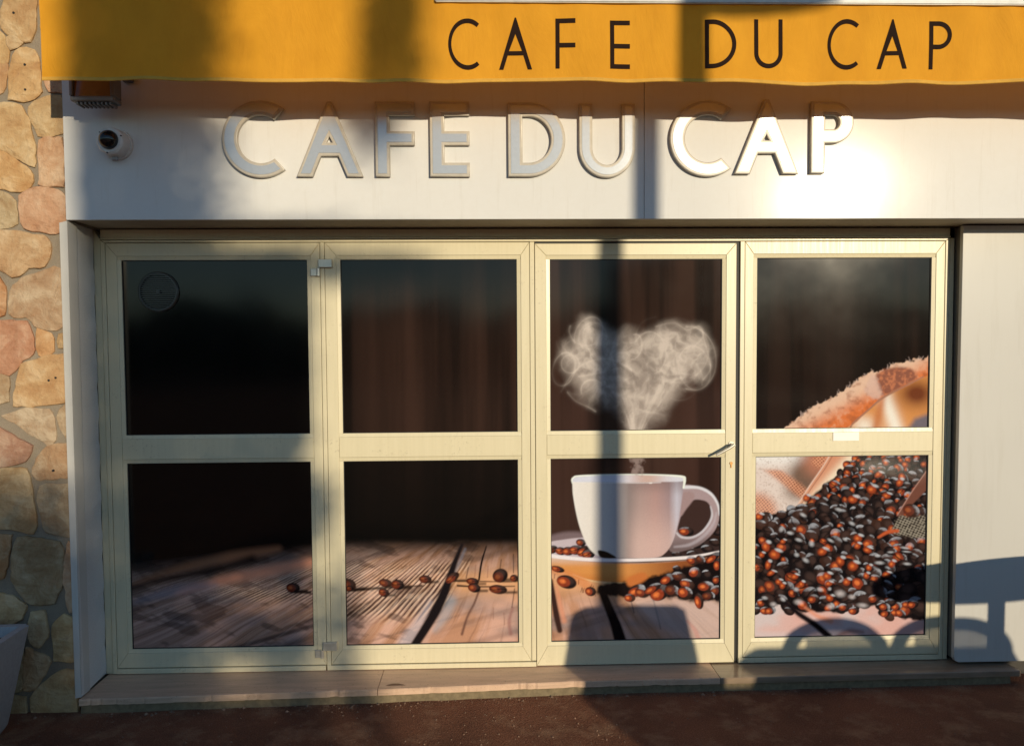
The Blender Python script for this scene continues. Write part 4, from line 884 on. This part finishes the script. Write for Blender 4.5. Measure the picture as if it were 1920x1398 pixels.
# ------------------------------------------------------------------ awning
YV = -.61
def vz(x):                             # hem height
    return 2.868 + .006 * math.sin(x * 3.1 + .4) + .0035 * math.sin(x * 8.3) + .002 * math.sin(x * 17 + 1)
def vy(x, k):                          # k: 0 at the bar, 1 at the hem
    return YV + (.010 * math.sin(x * 3.7 + 1.1) + .007 * math.sin(x * 9.1 + .5) + .003 * math.sin(x * 23)) * k + .0045 * math.sin(x * 34 + 4 * math.sin(x * 5)) * (.4 + .6 * math.sin(x * 2.3) ** 2) * max(0, 1 - abs(k - .15) * 3.2)
def awning():
    t = thing('awning', 'yellow canvas awning with brown lettered valance over the shopfront', 'awning', (0, -.5, 3.2))
    xl, xr, zt = -1.880, 6.0, 3.198
    bm = bmesh.new(); nx, nz = 760, 14; g = []
    for i in range(nx + 1):
        x = xl + (xr - xl) * i / nx; tp = zt + (.06 if x < -.2 else 0); row = []
        for j in range(nz + 1):
            k = j / nz; z = tp + (vz(x) - tp) * k; row.append(bm.verts.new((x + (.006 * (1 - k) if i == 0 else 0), vy(x, k), z)))
        g.append(row)
    for i in range(nx):
        for j in range(nz): bm.faces.new((g[i][j], g[i + 1][j], g[i + 1][j + 1], g[i][j + 1]))
    obj('valance', bm, FABRIC, t, True)
    bm = bmesh.new(); g = []
    for i in range(nx + 1):
        x = xl + (xr - xl) * i / nx; row = []
        for (dz, dy) in ((.0135, -.0012), (.0130, -.0030), (.0, -.0032), (-.0022, -.0005)): row.append(bm.verts.new((x, vy(x, 1) + dy, vz(x) + dz)))
        g.append(row)
    for i in range(nx):
        for j in range(3): bm.faces.new((g[i][j], g[i + 1][j], g[i + 1][j + 1], g[i][j + 1]))
    obj('hem', bm, simple('hem_canvas', (.60, .33, .05), .85), t)
    bm = bmesh.new(); box(bm, -.215, xr, YV - .016, YV + .045, zt, zt + .030, .004, 2); box(bm, -.215, xr, YV - .010, YV + .045, zt + .033, zt + .095, .006, 2); obj('front_bar', bm, BAR, t)
    bm = bmesh.new(); vs = [[bm.verts.new(p) for p in ((x, YV + .004, zt + .06), (x, -.45, zt + .16), (x, -.30, zt + .24))] for x in (xl, xr)]
    for k in range(2): bm.faces.new((vs[0][k], vs[1][k], vs[1][k + 1], vs[0][k + 1]))
    obj('canopy', bm, FABRIC, t)
    for x in (-1.55, 1.9, 5.2): bm = bmesh.new(); tube(bm, [(x, YV + .05, zt + .04), (x + .22, -.46, zt + .05), (x, -.30, zt + .08)], .014, 10); obj('folding_arm', bm, BAR, t)
    A = [('C', 841, 899, 35, 131), ('A', 936, 998, 33, 129), ('F', 1042, 1079, 35, 128), ('E', 1144, 1181, 39, 130), ('D', 1321, 1379, 38, 130), ('U', 1413, 1466, 37.5, 130), ('C', 1552, 1610, 36, 130), ('A', 1645, 1700, 37, 129), ('P', 1742, 1784, 40, 130)]
    for ch, u0, u1, v0, v1 in A:
        x0, z0 = at(u0, v1, YV); x1, _ = at(u1, v1, YV); _, z1 = at((u0 + u1) / 2, v0, YV)
        me = stand(glyph_mesh(glyph(ch, x1 - x0, z1 - z0, .0175, .0195), 0, 0, 0), x0, 0, z0); b = bmesh.new(); b.from_mesh(me)
        x = x0
        while x < x1: bmesh.ops.bisect_plane(b, geom=b.verts[:] + b.edges[:] + b.faces[:], plane_co=(x, 0, 0), plane_no=(1, 0, 0)); x += .008
        for q in range(1, 12):
            bmesh.ops.bisect_plane(b, geom=b.verts[:] + b.edges[:] + b.faces[:], plane_co=(0, 0, z0 + (z1 - z0) * q / 12), plane_no=(0, 0, 1))
        for v in b.verts: k = (3.198 - v.co.z) / (3.198 - vz(v.co.x)); v.co.y = vy(v.co.x, k) - .0022
        obj('printed_letter', b, INK, t)['label'] = 'brown letter %s printed on the valance' % ch
awning()

# ------------------------------------------------------------------ security camera and floodlight
def security_camera():
    x, z = at(212, 268, -.33); t = thing('security_camera', 'white dome security camera on the left end of the fascia', 'security camera', (x, -.29, z))
    P0 = Vector((x + .004, -.2895, z)); ax = Vector((-.06, -1, .04)).normalized(); P1 = P0 + ax * .07
    b = bmesh.new(); cyl(b, P0, P0 + Vector((0, -.018, 0)), .072, .069, 40); obj('mount', b, WHITE, t, True)
    b = bmesh.new(); cyl(b, P0 + Vector((0, -.012, 0)), P1, .066, .062, 40); cyl(b, P1, P1 + ax * .008, .062, .054, 40); obj('housing', b, WHITE, t, True)
    b = bmesh.new(); bmesh.ops.create_uvsphere(b, u_segments=32, v_segments=20, radius=.043)
    for v in b.verts: v.co = Vector(v.co) + P1 + ax * .010
    obj('dome', b, DARKGLASS, t, True)
    q = ax.to_track_quat('Z', 'Y')
    for a in (20, 140, 260):
        b = bmesh.new(); e = q @ Vector((math.cos(math.radians(a)) * .057, math.sin(math.radians(a)) * .057, 0)); cyl(b, P1 + e + ax * .001, P1 + e + ax * .008, .0032, n=8); obj('screw', b, BLACK, t)
    b = bmesh.new(); cyl(b, P0 + Vector((.0, -.03, -.045)), P0 + Vector((.0, -.035, -.078)), .014, .013, 16); obj('cable_gland', b, simple('grey_gland', (.30, .30, .30), .5), t)
security_camera()
def floodlight():
    x0, z0 = at(136, 193, -.44); x1, _ = at(219, 193, -.44); _, zt = at(180, 128, -.44)
    t = thing('floodlight', 'grey finned floodlight half hidden under the left end of the awning', 'floodlight', ((x0 + x1) / 2, -.3, z0))
    b = bmesh.new(); w = .016; yf, yb = -.47, -.39
    box(b, x0 + .004, x1, yf, yb, z0, z0 + .022, .004); box(b, x0, x0 + w, yf, yb, z0 + .0225, zt, .003); box(b, x1 - w, x1, yf, yb, z0 + .0225, zt, .003); box(b, x0 + w + .001, x1 - w - .001, yb - .012, yb, z0 + .023, zt)
    obj('housing', b, DGREY, t)
    b = bmesh.new()
    vs = [b.verts.new(p) for p in ((x0 + w + .001, yf + .012, z0 + .0235), (x1 - w - .001, yf + .012, z0 + .0235), (x1 - w - .001, yf + .03, zt), (x0 + w + .001, yf + .03, zt))]; b.faces.new(vs); obj('lamp_glass', b, LAMPGLASS, t)
    b = bmesh.new()
    for k in range(9): xx = x0 + .028 + k * (x1 - x0 - .05) / 8; box(b, xx - .0045, xx + .0045, yf + .012, yb - .003, z0 - .012, z0 - .0005, .001)
    obj('cooling_fins', b, DGREY, t)
    b = bmesh.new(); xm = (x0 + x1) / 2
    box(b, xm - .02, xm + .02, yb + .001, -.291, z0 + .06, z0 + .09, .002); obj('bracket', b, DGREY, t)
    b = bmesh.new(); x, z = at(240, 152, -.30); box(b, x - .02, x + .025, -.315, -.2908, z - .008, z + .03, .004); tag(obj('junction_box', b, DGREY), 'small dark junction box on the fascia right of the floodlight', 'junction box')
floodlight()

# ------------------------------------------------------------------ planter, bottom left
def planter(name, label, cx, cy, top, bot, h, rot, grp=None):
    t = thing(name, label, 'planter', (cx, cy, 0), grp); q = Matrix.Rotation(rot, 3, 'Z')
    def ring(b, s, z): return [b.verts.new(q @ Vector((sx * s, sy * s, 0)) + Vector((cx, cy, z))) for sx, sy in ((-1, -1), (1, -1), (1, 1), (-1, 1))]
    b = bmesh.new(); R_ = [ring(b, bot * .8, .0), ring(b, bot, .05), ring(b, top, h), ring(b, top - .035, h), ring(b, top - .05, h - .06)]
    for A, B in zip(R_, R_[1:]):
        for i in range(4): b.faces.new((A[i], A[(i + 1) % 4], B[(i + 1) % 4], B[i]))
    b.faces.new(R_[0][::-1]); bmesh.ops.bevel(b, geom=[e for e in b.edges if abs(e.verts[0].co.z - e.verts[1].co.z) > .1], offset=.02, segments=3, affect='EDGES'); obj('pot', b, PLANTER, t, True)
    b = bmesh.new(); b.faces.new(ring(b, top - .042, h - .045)); obj('soil', b, SOIL, t)
planter('planter', 'tapered pale concrete planter standing before the stone wall', -2.355, -.66, .25, .18, .475, math.radians(3))
# ------------------------------------------------------------------ what throws shadows on the front from out in the square, with added blockers
def back(x, z, d):                     # point at distance d from the door plane whose shadow falls at (x, z) on it
    return (x + .43 * d, -d, z + .195 * d)
DARKM = simple('street_metal', (.06, .065, .06), .5, .5)
def lamp_post():
    x, y, _ = back(.628, 0, 6.2); t = thing('street_lamp', 'tall dark street lamp post out in the square behind the viewer', 'street lamp', (x, y, 0))
    b = bmesh.new(); cyl(b, (x, y, 0), (x, y, .5), .085, .075); cyl(b, (x, y, .5), (x, y, 4.75), .0625, .0600); obj('post', b, DARKM, t, True)
    b = bmesh.new(); z = 4.28; tube(b, [(x, y, 4.70), (x + .2, y, 4.66), (x + .55, y, 4.56)], .03); obj('arm', b, DARKM, t)
    b = bmesh.new(); n = 32; rg = []
    for (a, dz) in ((.30, .0), (.26, .06), (.17, .14), (.06, .19)): rg.append([b.verts.new((x + .30 + a * math.cos(6.283 * i / n) * 1.05, y + a * math.sin(6.283 * i / n), z + .01 + dz)) for i in range(n)])
    for A, B in zip(rg, rg[1:]):
        for i in range(n): b.faces.new((A[i], A[(i + 1) % n], B[(i + 1) % n], B[i]))
    b.faces.new(rg[-1]); b.faces.new(rg[0][::-1]); obj('lamp_hood', b, DARKM, t, True)
lamp_post()
def board():  # unseen caster, outline shaped to throw the trapezoid shadow
    d = 3.0; P = [(.36, -.62), (.385, .08), (.425, .30), (.445, .352), (.50, .378), (.72, .384), (.975, .380), (1.022, .356), (1.036, .31), (1.088, .07), (1.16, -.62)]
    Q = [back(a, c, d) for a, c in P]; pts = [(q[0], max(q[2], .004)) for q in Q]
    t = thing('shadow_board', 'unseen board shaped to cast the broad low shadow by the doors', 'pavement sign', (2.1, -d, 0))
    b = bmesh.new(); prism(b, pts, -d - .012, -d + .012, .003); o = obj('front_board', b, DARKM, t)
    b = bmesh.new(); prism(b, [(p[0] * .86 + .445, p[1] * .93 + .002) for p in pts], -d - .36, -d - .336, .003); obj('rear_board', b, DARKM, t)
board()
def cafe_table():
    x, y, z = back(2.645, .50, 1.62); t = thing('cafe_table', 'round cafe table on a single post beside the right cladding', 'table', (x, y, 0))
    b = bmesh.new(); cyl(b, (x, y, z - .015), (x, y, z + .015), .575, n=72); obj('table_top', b, simple('table_top_white', (.5, .5, .5), .4), t, True)
    b = bmesh.new(); cyl(b, (x - .055, y, .02), (x - .055, y, z - .016), .043); obj('post', b, DARKM, t, True)
    b = bmesh.new(); cyl(b, (x, y, 0), (x, y, .02), .22, n=40); obj('base', b, DARKM, t, True)
cafe_table()
def chair(xs, zt, lab):
    d = 2.78; x, y, z = back(xs, zt, d)
    t = thing('terrace_chair', lab, 'chair', (x, y, 0), 'curved back terrace chairs')
    b = bmesh.new(); n = 24; o_, i_ = [], []
    for k in range(n + 1):
        a = math.pi * k / n; o_.append((x - .285 * math.cos(a), z - .185 + .185 * math.sin(a))); i_.append((x - .215 * math.cos(a), z - .19 + .125 * math.sin(a)))
    prism(b, o_ + i_[::-1], y - .012, y + .012); prism(b, [(x - .36, z - .26), (x + .33, z - .26), (x + .285, z - .186), (x + .205, z - .186), (x + .205, z - .20), (x - .16, z - .20), (x - .18, z - .186), (x - .255, z - .186), (x - .285, z - .175)], y - .012, y + .012)
    cyl(b, (x - .19, y - .011, z - .19), (x - .19, y + .011, z - .19), .03); obj('back_frame', b, DARKM, t)
    b = bmesh.new()
    for k in range(30): xx = x - .15 + k * .0122; hh = .125 * math.sqrt(max(0, 1 - ((xx - x) / .215) ** 2)); box(b, xx - .0032, xx + .0032, y - .004, y + .004, z - .199, z - .19 + hh)
    obj('back_slats', b, DARKM, t)
    b = bmesh.new(); box(b, x - .24, x + .24, y - .48, y - .02, .43, .455, .008); obj('seat', b, DARKM, t)
    for (sx, sy) in ((-.22, -.03), (.22, -.03), (-.22, -.45), (.22, -.45)): b = bmesh.new(); cyl(b, (x + sx, y + sy, 0), (x + sx, y + sy, .429 if sy < -.1 else z - .262), .014, n=12); obj('leg', b, DARKM, t)
chair(1.815, .300, 'curved back terrace chair nearer the doors')
chair(2.395, .306, 'curved back terrace chair beside the round table')
def shade_walls():  # unseen blocks added to shade the ground and the foot of the doors
    for (xa, xb, zt, d, lab, end) in ((1.30, 2.63, .150, 3.7, 'unseen low block added to shade the foot of the doors', .10), (.40, 5.5, -.010, 5.5, 'unseen long low wall added to shade the ground', .0)):
        p = back(xa, zt, d); q = back(xb, zt, d); b = bmesh.new()
        pts = [(p[0] - (.02 if end else 0), 0), (q[0], 0), (q[0], p[2]), (p[0] + end, p[2]), (p[0] + (end * .1), p[2] - .085 if end else p[2])]
        if not end: pts = pts[:4]
        prism(b, pts, -d - .15, -d + .0, .0); tag(obj('shade_wall', b, RENDERW), lab, 'added shade wall')
shade_walls()
def far_tree():
    D0 = 15.0; rng = random.Random(21); r2 = np.random.default_rng(8)
    t = thing('tree', 'slender leafy tree standing far out in the square', 'tree', (-1.6 + .43 * D0, -D0, 0))
    def dens(x, z):
        s = lambda v, a, b: float(ss(np.float64(v), a, b))
        m = 0
        if z > 2.26: m = s(x, -2.07, -2.005) * (1 - s(x, -1.60, -1.18 if z < 2.75 else -1.26)) * .96
        else: m = s(x, -2.075, -2.01) * (1 - s(x, -1.00, -.86)) * (.90 if x > -1.95 else 1)
        if z < 1.35: m = max(m, (1 - s(z, .70, 1.25)) * (1 - s(x, -2.16, -2.10)), .8 * (1 - s(z, .5, 1.2)) * (1 - s(x, -2.1, -2.0)))
        m = max(m, .75 * math.exp(-((z - 2.15) / .075) ** 2) * s(x, -1.1, -.9) * (1 - s(x, -.75, -.05)))
        m = max(m, .9 * s(x, -.84, -.74) * (1 - s(x, -.60, -.48)) * s(z, 2.45, 2.85))
        m = max(m, .85 * math.exp(-((z - .93) / .14) ** 2 - ((x + .88) / .10) ** 2))
        m = max(m, .45 * s(-z, -.75, -.4) * s(x, -1.0, -.8) * (1 - s(x, -.75, -.6)))
        if z < .62: m *= 1 - .85 * math.exp(-((x + 1.30) / .26) ** 2 - ((z - .04) / .13) ** 2) - .65 * math.exp(-((x + 1.25) / .32) ** 2 - ((z - .46) / .10) ** 2)
        if z < 0: m = max(m, .8 * (1 - s(x, -1.6, -1.0)))
        return m
    V, Fc = [], []
    def leaf_at(x, z, sz):
        d = D0 + rng.uniform(-.5, .5); c = Vector((x + .43 * d, -d, z + .195 * d)); q = (SUN + Vector((rng.uniform(-.8, .8), rng.uniform(-.8, .8), rng.uniform(-.8, .8)))).to_track_quat('Z', 'Y')
        a = rng.uniform(0, 6.28); k = len(V)
        for (u, v) in ((-1, 0), (0, -.55), (1, 0), (0, .55)): V.append(c + q @ Vector(((u * math.cos(a) - v * math.sin(a)) * sz, (u * math.sin(a) + v * math.cos(a)) * sz, 0)))
        Fc.append((k, k + 1, k + 2, k + 3))
    N = 90000
    for i in range(N):
        x = rng.uniform(-3.6, -.1); z = rng.uniform(-.7, 4.2)
        if rng.random() < dens(x, min(z, 3.4)) ** 1.25 * (1 if x > -3.0 else .5): leaf_at(x, z, rng.uniform(.022, .040))
    me = bpy.data.meshes.new('crown'); me.from_pydata([tuple(v) for v in V], [], Fc); me.update()
    obj('crown', me, simple('leaves', (.06, .09, .03), .6), t)
    b = bmesh.new(); xb = -1.75 + .43 * D0; tube(b, [(xb - .1, -D0, 0), (xb, -D0, 1.2), (xb + .05, -D0, 3.0), (xb, -D0, 5.0), (xb + .1, -D0, 6.6)], [.16, .14, .12, .08, .03]); obj('trunk', b, simple('bark', (.10, .075, .055), .9), t)
far_tree()

def horizon_blocker():  # unseen tree belt added to hide the warm glow low in the sky
    rng = random.Random(4); b = bmesh.new(); n = 150; rows = []
    for i in range(n + 1):
        a = math.pi * (.98 + 1.04 * i / n); h = 5.4 + 1.0 * math.sin(i * .9) * math.sin(i * .37) + rng.uniform(-.35, .35); r = 62 + 3 * math.sin(i * .7)
        rows.append([b.verts.new((r * math.cos(a) + rng.uniform(-.3, .3), r * math.sin(a), z)) for r, z in ((r, 0), (r - 1.2, h * .4), (r - .4, h * .8), (r + .8, h), (r + 3, h * .7), (r + 4, 0))])
    for A, B in zip(rows, rows[1:]):
        for k in range(5): b.faces.new((A[k], A[k + 1], B[k + 1], B[k]))
    tag(obj('sky_blocker', b, simple('blocker_foliage', (.045, .06, .03), .9, 0, 1.2, .5, .8)), 'unseen belt of dark trees added to block the low warm sky', 'trees', kind='stuff')
horizon_blocker()

def grit():
    rng = random.Random(9); V, Fc = [], []
    fy = lambda x: float(np.interp(x, [-2.1, -1.5, -.55, .375, 1.14, 2.7], [-.300, -.277, -.241, -.191, -.181, -.155]))
    for i in range(4200):
        x = rng.uniform(-2.6, 3.1); near = rng.random() < .16
        y = (fy(x) - abs(rng.gauss(0, .03))) if near else rng.uniform(-1.4, fy(x)); s = rng.choice([.0012, .0016, .0022, .003, .0045]) * rng.uniform(.7, 1.3)
        if near and rng.random() < .05: s = rng.uniform(.006, .011)
        k = len(V); a = rng.uniform(0, 6.28); e = rng.uniform(.6, 1)
        for j in range(5): t = a + j * 1.2566; V.append((x + s * math.cos(t) * rng.uniform(.8, 1.2), y + s * e * math.sin(t) * rng.uniform(.8, 1.2), -.0005))
        V.append((x, y, s * rng.uniform(.6, 1.1)))
        for j in range(5): Fc.append((k + j, k + (j + 1) % 5, k + 5))
    me = bpy.data.meshes.new('grit'); me.from_pydata(V, [], Fc); me.update()
    tag(obj('grit', me, simple('grit_stone', (.24, .15, .10), .85, 0, 90, .7), None), 'loose grit scattered over the asphalt by the doorstep', 'grit', kind='stuff')
grit()
